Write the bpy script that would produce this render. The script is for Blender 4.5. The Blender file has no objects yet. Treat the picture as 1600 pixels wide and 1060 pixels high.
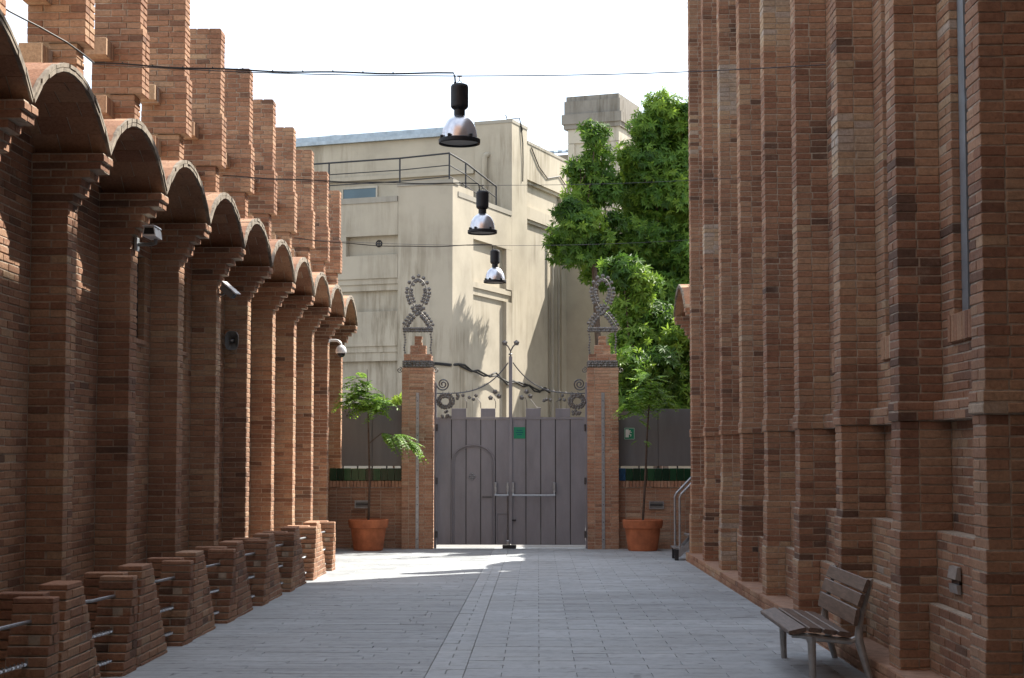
import bpy, math, random
from mathutils import Vector, Matrix, noise

# ------------------------------------------------------------------ camera, sky, sun, exposure
scene = bpy.context.scene
col = scene.collection
R = math.radians
cam_data = bpy.data.cameras.new('camera')
cam = bpy.data.objects.new('camera', cam_data)
col.objects.link(cam)
cam.location = (0.0, 0.0, 1.7)
cam.rotation_euler = (R(90 + 3.807), 0.0, R(0.881))
cam_data.sensor_width = 36.0
cam_data.lens = 58.5
cam_data.clip_start = 0.1
cam_data.clip_end = 2000.0
scene.camera = cam

SUN_EL = R(46.0)
SUN_AZ = math.atan2(1.0, 0.95)            # from +Y towards +X
SUN_DIR = Vector((math.sin(SUN_AZ) * math.cos(SUN_EL), math.cos(SUN_AZ) * math.cos(SUN_EL), math.sin(SUN_EL)))

world = bpy.data.worlds.new('World')
scene.world = world
world.use_nodes = True
wn, wl = world.node_tree.nodes, world.node_tree.links
wn.clear()
w_out = wn.new('ShaderNodeOutputWorld')
w_bg = wn.new('ShaderNodeBackground')
w_sky = wn.new('ShaderNodeTexSky')
w_sky.sky_type = 'NISHITA'
w_sky.sun_disc = False
w_sky.sun_elevation = SUN_EL
w_sky.sun_rotation = SUN_AZ
w_sky.air_density = 1.0
w_sky.dust_density = 1.6
w_sky.ozone_density = 1.0
w_tc = wn.new('ShaderNodeTexCoord')
w_map = wn.new('ShaderNodeMapping')
w_map.inputs['Scale'].default_value = (1.0, 1.0, 2.2)
w_noise = wn.new('ShaderNodeTexNoise')
w_noise.inputs['Scale'].default_value = 2.6
w_noise.inputs['Detail'].default_value = 7.0
w_noise.inputs['Roughness'].default_value = 0.55
w_ramp = wn.new('ShaderNodeValToRGB')
w_ramp.color_ramp.elements[0].position = 0.28
w_ramp.color_ramp.elements[0].color = (0.04, 0.04, 0.04, 1)
w_ramp.color_ramp.elements[1].position = 0.62
w_ramp.color_ramp.elements[1].color = (0.55, 0.55, 0.55, 1)
w_mix = wn.new('ShaderNodeMix')
w_mix.data_type = 'RGBA'
w_mix.inputs['B'].default_value = (7.6, 7.9, 8.1, 1)      # thin bright cloud veil
w_bg.inputs['Strength'].default_value = 0.122
wl.new(w_tc.outputs['Generated'], w_map.inputs['Vector'])
wl.new(w_map.outputs['Vector'], w_noise.inputs['Vector'])
wl.new(w_noise.outputs['Fac'], w_ramp.inputs['Fac'])
wl.new(w_ramp.outputs['Color'], w_mix.inputs['Factor'])
wl.new(w_sky.outputs['Color'], w_mix.inputs['A'])
wl.new(w_mix.outputs['Result'], w_bg.inputs['Color'])
wl.new(w_bg.outputs['Background'], w_out.inputs['Surface'])

sun_data = bpy.data.lights.new('sun', 'SUN')
sun_data.energy = 5.0
sun_data.angle = R(0.53)
sun_data.color = (1.0, 0.94, 0.84)
sun = bpy.data.objects.new('sun', sun_data)
col.objects.link(sun)
sun.rotation_euler = SUN_DIR.to_track_quat('Z', 'Y').to_euler()
sun.location = (20, 20, 40)

scene.view_settings.view_transform = 'Standard'
scene.view_settings.look = 'None'
scene.view_settings.exposure = 1.28
scene.view_settings.gamma = 1.0
scene.cycles.use_denoising = True
scene.cycles.max_bounces = 7
scene.cycles.diffuse_bounces = 4
scene.cycles.glossy_bounces = 3
scene.cycles.transmission_bounces = 4
scene.cycles.transparent_max_bounces = 6
scene.cycles.sample_clamp_indirect = 8.0

rnd = random.Random(7)
SLOPE = 0.0104                                  # the yard falls gently towards the gate
def gz(y):
    return -SLOPE * max(-14.0, min(36.0, y))

# ------------------------------------------------------------------ materials
MAT = {}
def newmat(name):
    m = bpy.data.materials.new(name)
    m.use_nodes = True
    MAT[name] = m
    nt = m.node_tree
    return m, nt.nodes, nt.links, nt.nodes['Principled BSDF']

def ramp(n, stops):
    r = n.new('ShaderNodeValToRGB')
    e = r.color_ramp.elements
    while len(e) < len(stops):
        e.new(0.5)
    for i, (p, c) in enumerate(stops):
        e[i].position = p
        e[i].color = (c[0], c[1], c[2], 1)
    return r

def tex(n, l, scale, detail=4.0, rough=0.6, stretch=None):
    g = n.new('ShaderNodeNewGeometry')
    t = n.new('ShaderNodeTexNoise')
    t.inputs['Scale'].default_value = scale
    t.inputs['Detail'].default_value = detail
    t.inputs['Roughness'].default_value = rough
    if stretch:
        mp = n.new('ShaderNodeMapping')
        mp.inputs['Scale'].default_value = stretch
        l.new(g.outputs['Position'], mp.inputs['Vector'])
        l.new(mp.outputs['Vector'], t.inputs['Vector'])
    else:
        l.new(g.outputs['Position'], t.inputs['Vector'])
    return t

def mul(n, l, a, b, fac=1.0, mode='MULTIPLY'):
    m = n.new('ShaderNodeMix')
    m.data_type = 'RGBA'
    m.blend_type = mode
    m.inputs['Factor'].default_value = fac
    l.new(a, m.inputs['A'])
    l.new(b, m.inputs['B'])
    return m.outputs['Result']

def bump(n, l, bsdf, h, strength, dist):
    b = n.new('ShaderNodeBump')
    b.inputs['Strength'].default_value = strength
    b.inputs['Distance'].default_value = dist
    l.new(h, b.inputs['Height'])
    l.new(b.outputs['Normal'], bsdf.inputs['Normal'])

def brick_mat(name, stops, rough=0.9):
    m, n, l, b = newmat(name)
    a = n.new('ShaderNodeAttribute')
    a.attribute_name = 'tone'
    r = ramp(n, stops)
    l.new(a.outputs['Fac'], r.inputs['Fac'])
    fine = tex(n, l, 38.0, 5.0, 0.7)
    fr = ramp(n, [(0.25, (0.62, 0.60, 0.58)), (0.55, (1.0, 1.0, 1.0)), (0.8, (1.22, 1.2, 1.16))])
    l.new(fine.outputs['Fac'], fr.inputs['Fac'])
    c = mul(n, l, r.outputs['Color'], fr.outputs['Color'])
    big = tex(n, l, 1.3, 6.0, 0.65)
    br = ramp(n, [(0.30, (0.66, 0.64, 0.63)), (0.5, (1.05, 1.04, 1.03)), (0.72, (1.2, 1.16, 1.10))])
    l.new(big.outputs['Fac'], br.inputs['Fac'])
    c = mul(n, l, c, br.outputs['Color'], 0.8)
    # pale lime bloom in patches
    lime = tex(n, l, 4.5, 6.0, 0.75)
    lr = ramp(n, [(0.58, (0, 0, 0)), (0.72, (1, 1, 1))])
    l.new(lime.outputs['Fac'], lr.inputs['Fac'])
    mx = n.new('ShaderNodeMix')
    mx.data_type = 'RGBA'
    sc = n.new('ShaderNodeMath')
    sc.operation = 'MULTIPLY'
    sc.inputs[1].default_value = 0.6
    l.new(lr.outputs['Color'], sc.inputs[0])
    l.new(sc.outputs['Value'], mx.inputs['Factor'])
    l.new(c, mx.inputs['A'])
    mx.inputs['B'].default_value = (0.36, 0.28, 0.22, 1)
    l.new(mx.outputs['Result'], b.inputs['Base Color'])
    b.inputs['Roughness'].default_value = rough
    b.inputs['Specular IOR Level'].default_value = 0.25
    mid = tex(n, l, 15.0, 6.0, 0.75)
    ad = n.new('ShaderNodeMath')
    ad.operation = 'ADD'
    l.new(fine.outputs['Fac'], ad.inputs[0])
    l.new(mid.outputs['Fac'], ad.inputs[1])
    bump(n, l, b, ad.outputs['Value'], 0.7, 0.009)
    return m

BR = [(0.0, (0.090, 0.064, 0.052)), (0.12, (0.15, 0.092, 0.066)), (0.30, (0.272, 0.143, 0.091)),
      (0.55, (0.362, 0.209, 0.133)), (0.78, (0.42, 0.273, 0.176)), (0.93, (0.445, 0.325, 0.212)), (1.0, (0.43, 0.36, 0.30))]
brick_mat('brick', BR)
brick_mat('brick_pale', [(0.0, (0.18, 0.11, 0.08)), (0.3, (0.33, 0.180, 0.118)), (0.6, (0.41, 0.245, 0.165)), (1.0, (0.50, 0.37, 0.27))])

def plain_mat(name, colr, rough=0.8, metal=0.0, var=0.25, scale=6.0, bumps=0.0, spec=0.4, stretch=None, detail=5.0):
    m, n, l, b = newmat(name)
    t = tex(n, l, scale, detail, 0.65, stretch)
    lo = tuple(c * (1 - var) for c in colr)
    hi = tuple(min(1, c * (1 + var)) for c in colr)
    r = ramp(n, [(0.28, lo), (0.72, hi)])
    l.new(t.outputs['Fac'], r.inputs['Fac'])
    l.new(r.outputs['Color'], b.inputs['Base Color'])
    b.inputs['Roughness'].default_value = rough
    b.inputs['Metallic'].default_value = metal
    b.inputs['Specular IOR Level'].default_value = spec
    if bumps:
        bump(n, l, b, t.outputs['Fac'], bumps, 0.01)
    return m

plain_mat('mortar', (0.40, 0.335, 0.265), 0.95, var=0.35, scale=14, bumps=0.5)
plain_mat('vault_tile', (0.34, 0.21, 0.145), 0.9, var=0.35, scale=9, bumps=0.3)
plain_mat('vault_rim', (0.23, 0.195, 0.155), 0.95, var=0.5, scale=12, bumps=0.5)
plain_mat('dark_metal', (0.035, 0.036, 0.04), 0.55, 0.3, 0.2, 10)
plain_mat('lamp_black', (0.012, 0.013, 0.016), 0.5, 0.0, 0.2, 10)
plain_mat('iron', (0.13, 0.13, 0.135), 0.45, 0.85, 0.4, 25)
plain_mat('ornament_iron', (0.16, 0.155, 0.15), 0.5, 0.7, 0.5, 30)
plain_mat('steel', (0.42, 0.43, 0.44), 0.35, 0.9, 0.2, 20)
plain_mat('galvanised', (0.34, 0.36, 0.38), 0.45, 0.7, 0.25, 18)
plain_mat('cast_aluminium', (0.40, 0.39, 0.37), 0.42, 0.45, 0.18, 20)
plain_mat('gate_paint', (0.225, 0.225, 0.250), 0.5, 0.1, 0.2, 2.2, stretch=(1, 1, 0.3))
plain_mat('screen_sheet', (0.15, 0.15, 0.155), 0.6, 0.1, 0.12, 2.0, stretch=(3, 3, 0.4))
plain_mat('white_plastic', (0.72, 0.73, 0.73), 0.4, var=0.06)
plain_mat('grey_plastic', (0.20, 0.21, 0.21), 0.5, var=0.15)
plain_mat('black_plastic', (0.015, 0.015, 0.017), 0.25, var=0.2)
plain_mat('terracotta', (0.42, 0.145, 0.066), 0.85, var=0.34, scale=4.5, bumps=0.15)
plain_mat('soil', (0.05, 0.035, 0.025), 0.95, var=0.4, scale=25)
plain_mat('bark', (0.085, 0.06, 0.045), 0.95, var=0.4, scale=16, bumps=0.6)
plain_mat('green_sign', (0.012, 0.22, 0.12), 0.5, var=0.08)
plain_mat('sign_white', (0.78, 0.79, 0.76), 0.5, var=0.04)
plain_mat('tile_blue', (0.02, 0.08, 0.17), 0.18, var=0.3, scale=9)
plain_mat('corrugated', (0.38, 0.45, 0.52), 0.45, 0.3, var=0.15, scale=3)
plain_mat('zinc', (0.33, 0.37, 0.40), 0.4, 0.6, var=0.25, scale=4)
plain_mat('cable', (0.018, 0.017, 0.017), 0.6, var=0.2)
plain_mat('street', (0.24, 0.235, 0.225), 0.9, var=0.2, scale=4)
plain_mat('earth', (0.20, 0.18, 0.15), 0.95, var=0.3, scale=1.2)

def slab_mat(name, stops):
    m, n, l, b = newmat(name)
    a = n.new('ShaderNodeAttribute')
    a.attribute_name = 'tone'
    r = ramp(n, stops)
    l.new(a.outputs['Fac'], r.inputs['Fac'])
    t = tex(n, l, 7.0, 7.0, 0.72)
    tr = ramp(n, [(0.28, (0.70, 0.70, 0.70)), (0.5, (1, 1, 1)), (0.75, (1.14, 1.14, 1.13))])
    l.new(t.outputs['Fac'], tr.inputs['Fac'])
    c = mul(n, l, r.outputs['Color'], tr.outputs['Color'])
    t2 = tex(n, l, 0.55, 5.0, 0.6)
    tr2 = ramp(n, [(0.35, (0.80, 0.79, 0.78)), (0.62, (1.06, 1.06, 1.06))])
    l.new(t2.outputs['Fac'], tr2.inputs['Fac'])
    c = mul(n, l, c, tr2.outputs['Color'])
    sp = tex(n, l, 5.5, 2.0, 0.5)
    spr = ramp(n, [(0.665, (1, 1, 1)), (0.70, (0.66, 0.65, 0.64))])
    l.new(sp.outputs['Fac'], spr.inputs['Fac'])
    c = mul(n, l, c, spr.outputs['Color'])
    l.new(c, b.inputs['Base Color'])
    rr = ramp(n, [(0.3, (0.50, 0.50, 0.50)), (0.7, (0.78, 0.78, 0.78))])
    l.new(t2.outputs['Fac'], rr.inputs['Fac'])
    l.new(rr.outputs['Color'], b.inputs['Roughness'])
    b.inputs['Specular IOR Level'].default_value = 0.45
    t3 = tex(n, l, 60.0, 4.0, 0.6)
    bump(n, l, b, t3.outputs['Fac'], 0.25, 0.004)
slab_mat('slab', [(0.0, (0.21, 0.22, 0.225)), (0.4, (0.315, 0.34, 0.358)), (0.75, (0.40, 0.433, 0.455)), (1.0, (0.46, 0.495, 0.515))])
plain_mat('joint', (0.20, 0.205, 0.21), 0.95, var=0.3, scale=20)

def stucco_mat(name, colr):
    m, n, l, b = newmat(name)
    t = tex(n, l, 0.7, 6.0, 0.62)
    r = ramp(n, [(0.30, tuple(c * 0.80 for c in colr)), (0.55, colr), (0.8, tuple(min(1, c * 1.10) for c in colr))])
    l.new(t.outputs['Fac'], r.inputs['Fac'])
    s = tex(n, l, 2.6, 6.0, 0.7, (1.6, 1.6, 0.16))          # rain streaks
    sr = ramp(n, [(0.40, (0.50, 0.47, 0.42)), (0.56, (1, 1, 1))])
    l.new(s.outputs['Fac'], sr.inputs['Fac'])
    mask = tex(n, l, 0.33, 3.0, 0.5)
    mr = ramp(n, [(0.46, (0, 0, 0)), (0.64, (0.85, 0.85, 0.85))])
    l.new(mask.outputs['Fac'], mr.inputs['Fac'])
    mx = n.new('ShaderNodeMix')
    mx.data_type = 'RGBA'
    mx.blend_type = 'MULTIPLY'
    l.new(mr.outputs['Color'], mx.inputs['Factor'])
    l.new(r.outputs['Color'], mx.inputs['A'])
    l.new(sr.outputs['Color'], mx.inputs['B'])
    l.new(mx.outputs['Result'], b.inputs['Base Color'])
    b.inputs['Roughness'].default_value = 0.95
    b.inputs['Specular IOR Level'].default_value = 0.2
    g = tex(n, l, 30.0, 4.0, 0.6)
    bump(n, l, b, g.outputs['Fac'], 0.2, 0.01)
stucco_mat('cream_stucco', (0.43, 0.385, 0.305))
stucco_mat('coping_stucco', (0.34, 0.315, 0.265))
stucco_mat('grey_stone', (0.25, 0.23, 0.20))
stucco_mat('pale_stone', (0.46, 0.42, 0.345))

def wood_mat():
    m, n, l, b = newmat('bench_wood')
    t = tex(n, l, 9.0, 6.0, 0.65, (5.0, 0.5, 5.0))
    r = ramp(n, [(0.25, (0.050, 0.030, 0.021)), (0.5, (0.120, 0.078, 0.056)), (0.78, (0.21, 0.150, 0.115))])
    l.new(t.outputs['Fac'], r.inputs['Fac'])
    l.new(r.outputs['Color'], b.inputs['Base Color'])
    b.inputs['Roughness'].default_value = 0.48
    bump(n, l, b, t.outputs['Fac'], 0.25, 0.004)
wood_mat()

def glass_mat(name, colr, rough=0.08):
    m, n, l, b = newmat(name)
    t = tex(n, l, 1.5, 2.0)
    r = ramp(n, [(0.3, tuple(c * 0.7 for c in colr)), (0.7, colr)])
    l.new(t.outputs['Fac'], r.inputs['Fac'])
    l.new(r.outputs['Color'], b.inputs['Base Color'])
    b.inputs['Roughness'].default_value = rough
    b.inputs['Specular IOR Level'].default_value = 0.6
glass_mat('window_glass', (0.022, 0.026, 0.030))
glass_mat('blue_glass', (0.06, 0.10, 0.12))

def tile_mat():
    m, n, l, b = newmat('green_tile')
    a = n.new('ShaderNodeAttribute')
    a.attribute_name = 'tone'
    r = ramp(n, [(0.0, (0.004, 0.018, 0.010)), (0.6, (0.008, 0.048, 0.022)), (1.0, (0.02, 0.085, 0.035))])
    l.new(a.outputs['Fac'], r.inputs['Fac'])
    l.new(r.outputs['Color'], b.inputs['Base Color'])
    b.inputs['Roughness'].default_value = 0.22
tile_mat()

def mirror_mat():
    m, n, l, b = newmat('spun_aluminium')
    t = tex(n, l, 12.0, 3.0)
    r = ramp(n, [(0.3, (0.60, 0.61, 0.66)), (0.7, (0.72, 0.73, 0.77))])
    l.new(t.outputs['Fac'], r.inputs['Fac'])
    l.new(r.outputs['Color'], b.inputs['Base Color'])
    b.inputs['Metallic'].default_value = 1.0
    b.inputs['Roughness'].default_value = 0.30
mirror_mat()

def leaf_mat(name, stops, trans):
    m, n, l, b = newmat(name)
    a = n.new('ShaderNodeAttribute')
    a.attribute_name = 'tone'
    r = ramp(n, stops)
    l.new(a.outputs['Fac'], r.inputs['Fac'])
    l.new(r.outputs['Color'], b.inputs['Base Color'])
    b.inputs['Roughness'].default_value = 0.5
    b.inputs['Specular IOR Level'].default_value = 0.35
    tr = n.new('ShaderNodeBsdfTranslucent')
    hs = n.new('ShaderNodeHueSaturation')
    hs.inputs['Value'].default_value = 1.5
    hs.inputs['Hue'].default_value = 0.485
    l.new(r.outputs['Color'], hs.inputs['Color'])
    l.new(hs.outputs['Color'], tr.inputs['Color'])
    ms = n.new('ShaderNodeMixShader')
    ms.inputs['Fac'].default_value = trans
    l.new(b.outputs['BSDF'], ms.inputs[1])
    l.new(tr.outputs['BSDF'], ms.inputs[2])
    l.new(ms.outputs['Shader'], n['Material Output'].inputs['Surface'])
leaf_mat('tree_leaf', [(0.0, (0.024, 0.066, 0.010)), (0.5, (0.068, 0.155, 0.020)), (1.0, (0.17, 0.28, 0.035))], 0.4)
leaf_mat('sapling_leaf', [(0.0, (0.08, 0.18, 0.025)), (0.5, (0.14, 0.28, 0.036)), (1.0, (0.22, 0.37, 0.055))], 0.45)

# ------------------------------------------------------------------ mesh helpers
ORIGIN = {}
class MB:
    """Collects faces in world coordinates; build() links them as one mesh object."""
    def __init__(self, xf=None, flip=False):
        self.v, self.f, self.t = [], [], []
        self.xf, self.flip = xf, flip
    def add(self, verts, faces, tone=0.5):
        b = len(self.v)
        if self.xf:
            verts = [self.xf(p) for p in verts]
        self.v.extend(tuple(p) for p in verts)
        for f in faces:
            q = tuple(b + i for i in f)
            self.f.append(q[::-1] if self.flip else q)
            self.t.append(tone)
        return self
    def hexa(self, p, tone=0.5):
        # p: four bottom corners counter-clockwise, then four top corners
        return self.add(p, [(3, 2, 1, 0), (4, 5, 6, 7), (0, 1, 5, 4), (1, 2, 6, 5), (2, 3, 7, 6), (3, 0, 4, 7)], tone)
    def box(self, x0, x1, y0, y1, z0, z1, tone=0.5):
        return self.hexa([(x0, y0, z0), (x1, y0, z0), (x1, y1, z0), (x0, y1, z0),
                          (x0, y0, z1), (x1, y0, z1), (x1, y1, z1), (x0, y1, z1)], tone)
    def bbox(self, x0, x1, y0, y1, z0, z1, c=0.006, tone=0.5):
        """box with chamfered edges on every side"""
        xs, ys, zs = (x0, x1), (y0, y1), (z0, z1)
        pts, idx = [], {}
        for i in (0, 1):
            for j in (0, 1):
                for k in (0, 1):
                    sx, sy, sz = (1, -1)[i] * c, (1, -1)[j] * c, (1, -1)[k] * c
                    for a in range(3):
                        q = [xs[i] + sx, ys[j] + sy, zs[k] + sz]
                        q[a] = (xs[i], ys[j], zs[k])[a]
                        idx[(i, j, k, a)] = len(pts)
                        pts.append(tuple(q))
        F = []
        def face(keys, n):
            ids = [idx[k] for k in keys]
            a, b_, d = (Vector(pts[ids[0]]), Vector(pts[ids[1]]), Vector(pts[ids[2]]))
            if (b_ - a).cross(d - b_).dot(Vector(n)) < 0:
                ids.reverse()
            F.append(tuple(ids))
        for s in (0, 1):
            m = (-1, 1)[s]
            face([(s, 0, 0, 0), (s, 1, 0, 0), (s, 1, 1, 0), (s, 0, 1, 0)], (m, 0, 0))
            face([(0, s, 0, 1), (1, s, 0, 1), (1, s, 1, 1), (0, s, 1, 1)], (0, m, 0))
            face([(0, 0, s, 2), (1, 0, s, 2), (1, 1, s, 2), (0, 1, s, 2)], (0, 0, m))
            for t in (0, 1):
                n = (-1, 1)[t]
                face([(s, t, 0, 0), (s, t, 1, 0), (s, t, 1, 1), (s, t, 0, 1)], (m, n, 0))
                face([(s, 0, t, 0), (s, 1, t, 0), (s, 1, t, 2), (s, 0, t, 2)], (m, 0, n))
                face([(0, s, t, 1), (1, s, t, 1), (1, s, t, 2), (0, s, t, 2)], (0, m, n))
                for u in (0, 1):
                    face([(s, t, u, 0), (s, t, u, 1), (s, t, u, 2)], (m, n, (-1, 1)[u]))
        return self.add(pts, F, tone)
    def tube(self, pts, r, seg=6, tone=0.5, caps=True):
        pts = [Vector(p) for p in pts]
        rs = r if isinstance(r, (list, tuple)) else [r] * len(pts)
        vs, fs = [], []
        up = None
        for i, p in enumerate(pts):
            d = (pts[min(i + 1, len(pts) - 1)] - pts[max(i - 1, 0)]).normalized()
            if up is None:
                up = Vector((0, 0, 1)) if abs(d.z) < 0.9 else Vector((1, 0, 0))
            a = d.cross(up)
            if a.length < 1e-4:
                a = d.cross(Vector((0.3, 1, 0.2)))
            a.normalize()
            b_ = a.cross(d).normalized()
            up = b_
            for k in range(seg):
                t = 2 * math.pi * k / seg
                vs.append(p + (a * math.cos(t) + b_ * math.sin(t)) * rs[i])
        for i in range(len(pts) - 1):
            for k in range(seg):
                k2 = (k + 1) % seg
                fs.append((i * seg + k2, i * seg + k, (i + 1) * seg + k, (i + 1) * seg + k2))
        if caps:
            fs.append(tuple(range(seg)))
            fs.append(tuple((len(pts) - 1) * seg + k for k in reversed(range(seg))))
        return self.add(vs, fs, tone)
    def lathe(self, c, prof, seg=24, tone=0.5, axis='z', cap0=True, cap1=True):
        vs, fs = [], []
        for (r, h) in prof:
            for k in range(seg):
                t = 2 * math.pi * k / seg
                if axis == 'z':
                    vs.append((c[0] + r * math.cos(t), c[1] + r * math.sin(t), c[2] + h))
                elif axis == 'y':
                    vs.append((c[0] + r * math.cos(t), c[1] + h, c[2] - r * math.sin(t)))
                else:
                    vs.append((c[0] + h, c[1] + r * math.cos(t), c[2] + r * math.sin(t)))
        for i in range(len(prof) - 1):
            for k in range(seg):
                k2 = (k + 1) % seg
                fs.append((i * seg + k, i * seg + k2, (i + 1) * seg + k2, (i + 1) * seg + k))
        if cap0:
            fs.append(tuple(reversed(range(seg))))
        if cap1:
            fs.append(tuple((len(prof) - 1) * seg + k for k in range(seg)))
        return self.add(vs, fs, tone)
    def prism(self, poly, z0, z1, tone=0.5, bottom=True):
        """poly counter-clockwise seen from above"""
        n = len(poly)
        vs = [(x, y, z0) for x, y in poly] + [(x, y, z1) for x, y in poly]
        fs = [(i, (i + 1) % n, n + (i + 1) % n, n + i) for i in range(n)]
        fs.append(tuple(range(n, 2 * n)))
        if bottom:
            fs.append(tuple(reversed(range(n))))
        return self.add(vs, fs, tone)
    def build(self, name, mat, parent=None, smooth=False, stuff=False):
        n = len(self.v)
        lo = [min(p[i] for p in self.v) for i in range(3)]
        hi = [max(p[i] for p in self.v) for i in range(3)]
        c = ((lo[0] + hi[0]) / 2, (lo[1] + hi[1]) / 2, lo[2])
        me = bpy.data.meshes.new(name)
        me.from_pydata([(x - c[0], y - c[1], z - c[2]) for x, y, z in self.v], [], self.f)
        at = me.attributes.new('tone', 'FLOAT', 'FACE')
        at.data.foreach_set('value', self.t)
        me.materials.append(MAT[mat])
        if smooth:
            me.polygons.foreach_set('use_smooth', [True] * len(me.polygons))
        me.update()
        o = bpy.data.objects.new(name, me)
        col.objects.link(o)
        po = ORIGIN[parent] if parent else (0, 0, 0)
        o.location = (c[0] - po[0], c[1] - po[1], c[2] - po[2])
        if parent:
            o.parent = parent
        ORIGIN[o] = c
        if stuff:
            o['kind'] = 'stuff'
        return o

def tag(o, label, cat=None, group=None):
    o['label'] = label
    if cat:
        o['category'] = cat
    if group:
        o['group'] = group
    return o
def thing(name, label, cat, loc, group=None):
    o = bpy.data.objects.new(name, None)
    o.empty_display_size = 0.2
    o.location = loc
    col.objects.link(o)
    ORIGIN[o] = tuple(loc)
    return tag(o, label, cat, group)

# ------------------------------------------------------------------ brick laying
COURSE, JOINT, BL, BH = 0.071, 0.0110, 0.300, 0.145
class Brick:
    __slots__ = ('verts', 'faces', 'tone', 'key')
BFACES = [(0, 1, 2, 3), (4, 5, 1, 0), (5, 6, 2, 1), (6, 7, 3, 2), (7, 4, 0, 3),
          (8, 9, 5, 4), (9, 10, 6, 5), (10, 11, 7, 6), (11, 8, 4, 7)]
def tone_at(p, bias=0.0, spread=0.115):
    n = noise.noise(Vector(p) * 0.55) * 0.28 + noise.noise(Vector(p) * 2.3) * 0.16
    t = 0.52 + bias + n + rnd.gauss(0, spread)
    if rnd.random() < 0.025:
        t = rnd.uniform(0.12, 0.28)
    return max(0.0, min(1.0, t))
def one_brick(p, u, nrm, L, h, d, bias=0.0, jit=1.0):
    """p: lower start corner on the wall face; u along the face; nrm outwards"""
    b = Brick()
    j = lambda s: rnd.uniform(-s, s) * jit
    out = j(0.0028)
    tilt = j(0.0022)
    c = 0.0048
    ux, uy = u
    nx, ny = nrm
    a0, a1 = j(0.003), L + j(0.003)
    z0, z1 = j(0.002), h + j(0.002)
    sk = j(0.003)
    def P(a, z, o):
        return (p[0] + ux * a + nx * o, p[1] + uy * a + ny * o, p[2] + z)
    fr = [(a0 + c, z0 + c, out), (a1 - c, z0 + c + sk, out + tilt), (a1 - c, z1 - c + sk, out + tilt), (a0 + c, z1 - c, out)]
    md = [(a0, z0, out - c), (a1, z0 + sk, out + tilt - c), (a1, z1 + sk, out + tilt - c), (a0, z1, out - c)]
    bk = [(a0, z0, -d), (a1, z0 + sk, -d), (a1, z1 + sk, -d), (a0, z1, -d)]
    b.verts = [P(*q) for q in fr + md + bk]
    b.faces = BFACES
    b.tone = tone_at((p[0] + ux * L / 2, p[1] + uy * L / 2, p[2]), bias)
    # apparent size from the photograph's viewpoint, to choose the pieces made singly
    cx, cy, cz = p[0] + ux * L / 2, p[1] + uy * L / 2, p[2] + h / 2
    vx, vy, vz = cx, cy, cz - 1.7
    dist = math.sqrt(vx * vx + vy * vy + vz * vz)
    facing = -(vx * nx + vy * ny) / max(dist, 0.1)
    key = -1.0
    if cy > 1 and facing > 0:
        px, pz = cx / cy * 2600 + 840, 703 - (cz - 1.7) / cy * 2600
        if -10 < px < 1612 and -10 < pz < 1070:
            key = L * h * facing / (dist * dist)
    b.key = key
    return b

def lay_course(path, z, h, parity, bias=0.0, skip=None, depth=0.06, zfun=None, jit=1.0):
    """path: [(x, y, kind)], kind of the segment starting there: 1 brick, 0 none"""
    out = []
    segs = []
    for i in range(len(path) - 1):
        x0, y0, k = path[i]
        x1, y1, _ = path[i + 1]
        L = math.hypot(x1 - x0, y1 - y0)
        if L < 1e-4:
            continue
        segs.append((x0, y0, (x1 - x0) / L, (y1 - y0) / L, L, k))
    for i, (x0, y0, dx, dy, L, k) in enumerate(segs):
        if not k:
            continue
        n = (dy, -dx)
        if skip and skip(n, x0 + dx * L / 2, y0 + dy * L / 2):
            continue
        s0, s1 = 0.0, L
        d0 = d1 = depth
        if i > 0:
            p = segs[i - 1]
            cr = p[2] * dy - p[3] * dx
            pk = p[5] and not (skip and skip((p[3], -p[2]), p[0] + p[2] * p[4] / 2, p[1] + p[3] * p[4] / 2))
            if cr > 0.2:
                if pk and parity:
                    s0 = BH + JOINT
                else:
                    d0 = BH
            elif cr < -0.2:
                s0 = 0.004
        if i < len(segs) - 1:
            q = segs[i + 1]
            cr = dx * q[3] - dy * q[2]
            qk = q[5] and not (skip and skip((q[3], -q[2]), q[0] + q[2] * q[4] / 2, q[1] + q[3] * q[4] / 2))
            if cr > 0.2:
                if qk and not parity:
                    s1 = L - BH - JOINT
                else:
                    d1 = BH
            elif cr < -0.2:
                s1 = L - 0.003
        if s1 - s0 < 0.05:
            s1 = L - 0.002
        if s1 - s0 < 0.02:
            continue
        # split the run
        cuts = [s0]
        Rm = s1 - s0
        if Rm > 0.37:
            pos = s0 + (BL if parity else BH) + JOINT
            while s1 - pos > 0.05:
                cuts.append(pos)
                pos += BL + JOINT
            if s1 - cuts[-1] < 0.09 and len(cuts) > 1:
                cuts.pop()
        elif Rm > 0.30 and not parity:
            cuts.append(s0 + Rm / 2 + rnd.uniform(-0.01, 0.01))
        cuts.append(s1 + JOINT)
        for a, b_ in zip(cuts[:-1], cuts[1:]):
            ln = b_ - a - JOINT
            d = depth
            if a == cuts[0]:
                d = max(d, d0)
            if b_ == cuts[-1]:
                d = max(d, d1)
            px, py = x0 + dx * a, y0 + dy * a
            zz = z + (zfun(py) if zfun else 0.0)
            out.append(one_brick((px, py, zz), (dx, dy), n, ln, h - JOINT, min(d, ln if d > depth else d), bias, jit))
            if zfun:
                # follow the falling ground
                bk = out[-1]
                bk.verts = [(vx, vy, vz + zfun(vy) - zfun(py)) for vx, vy, vz in bk.verts]
    return out

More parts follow.
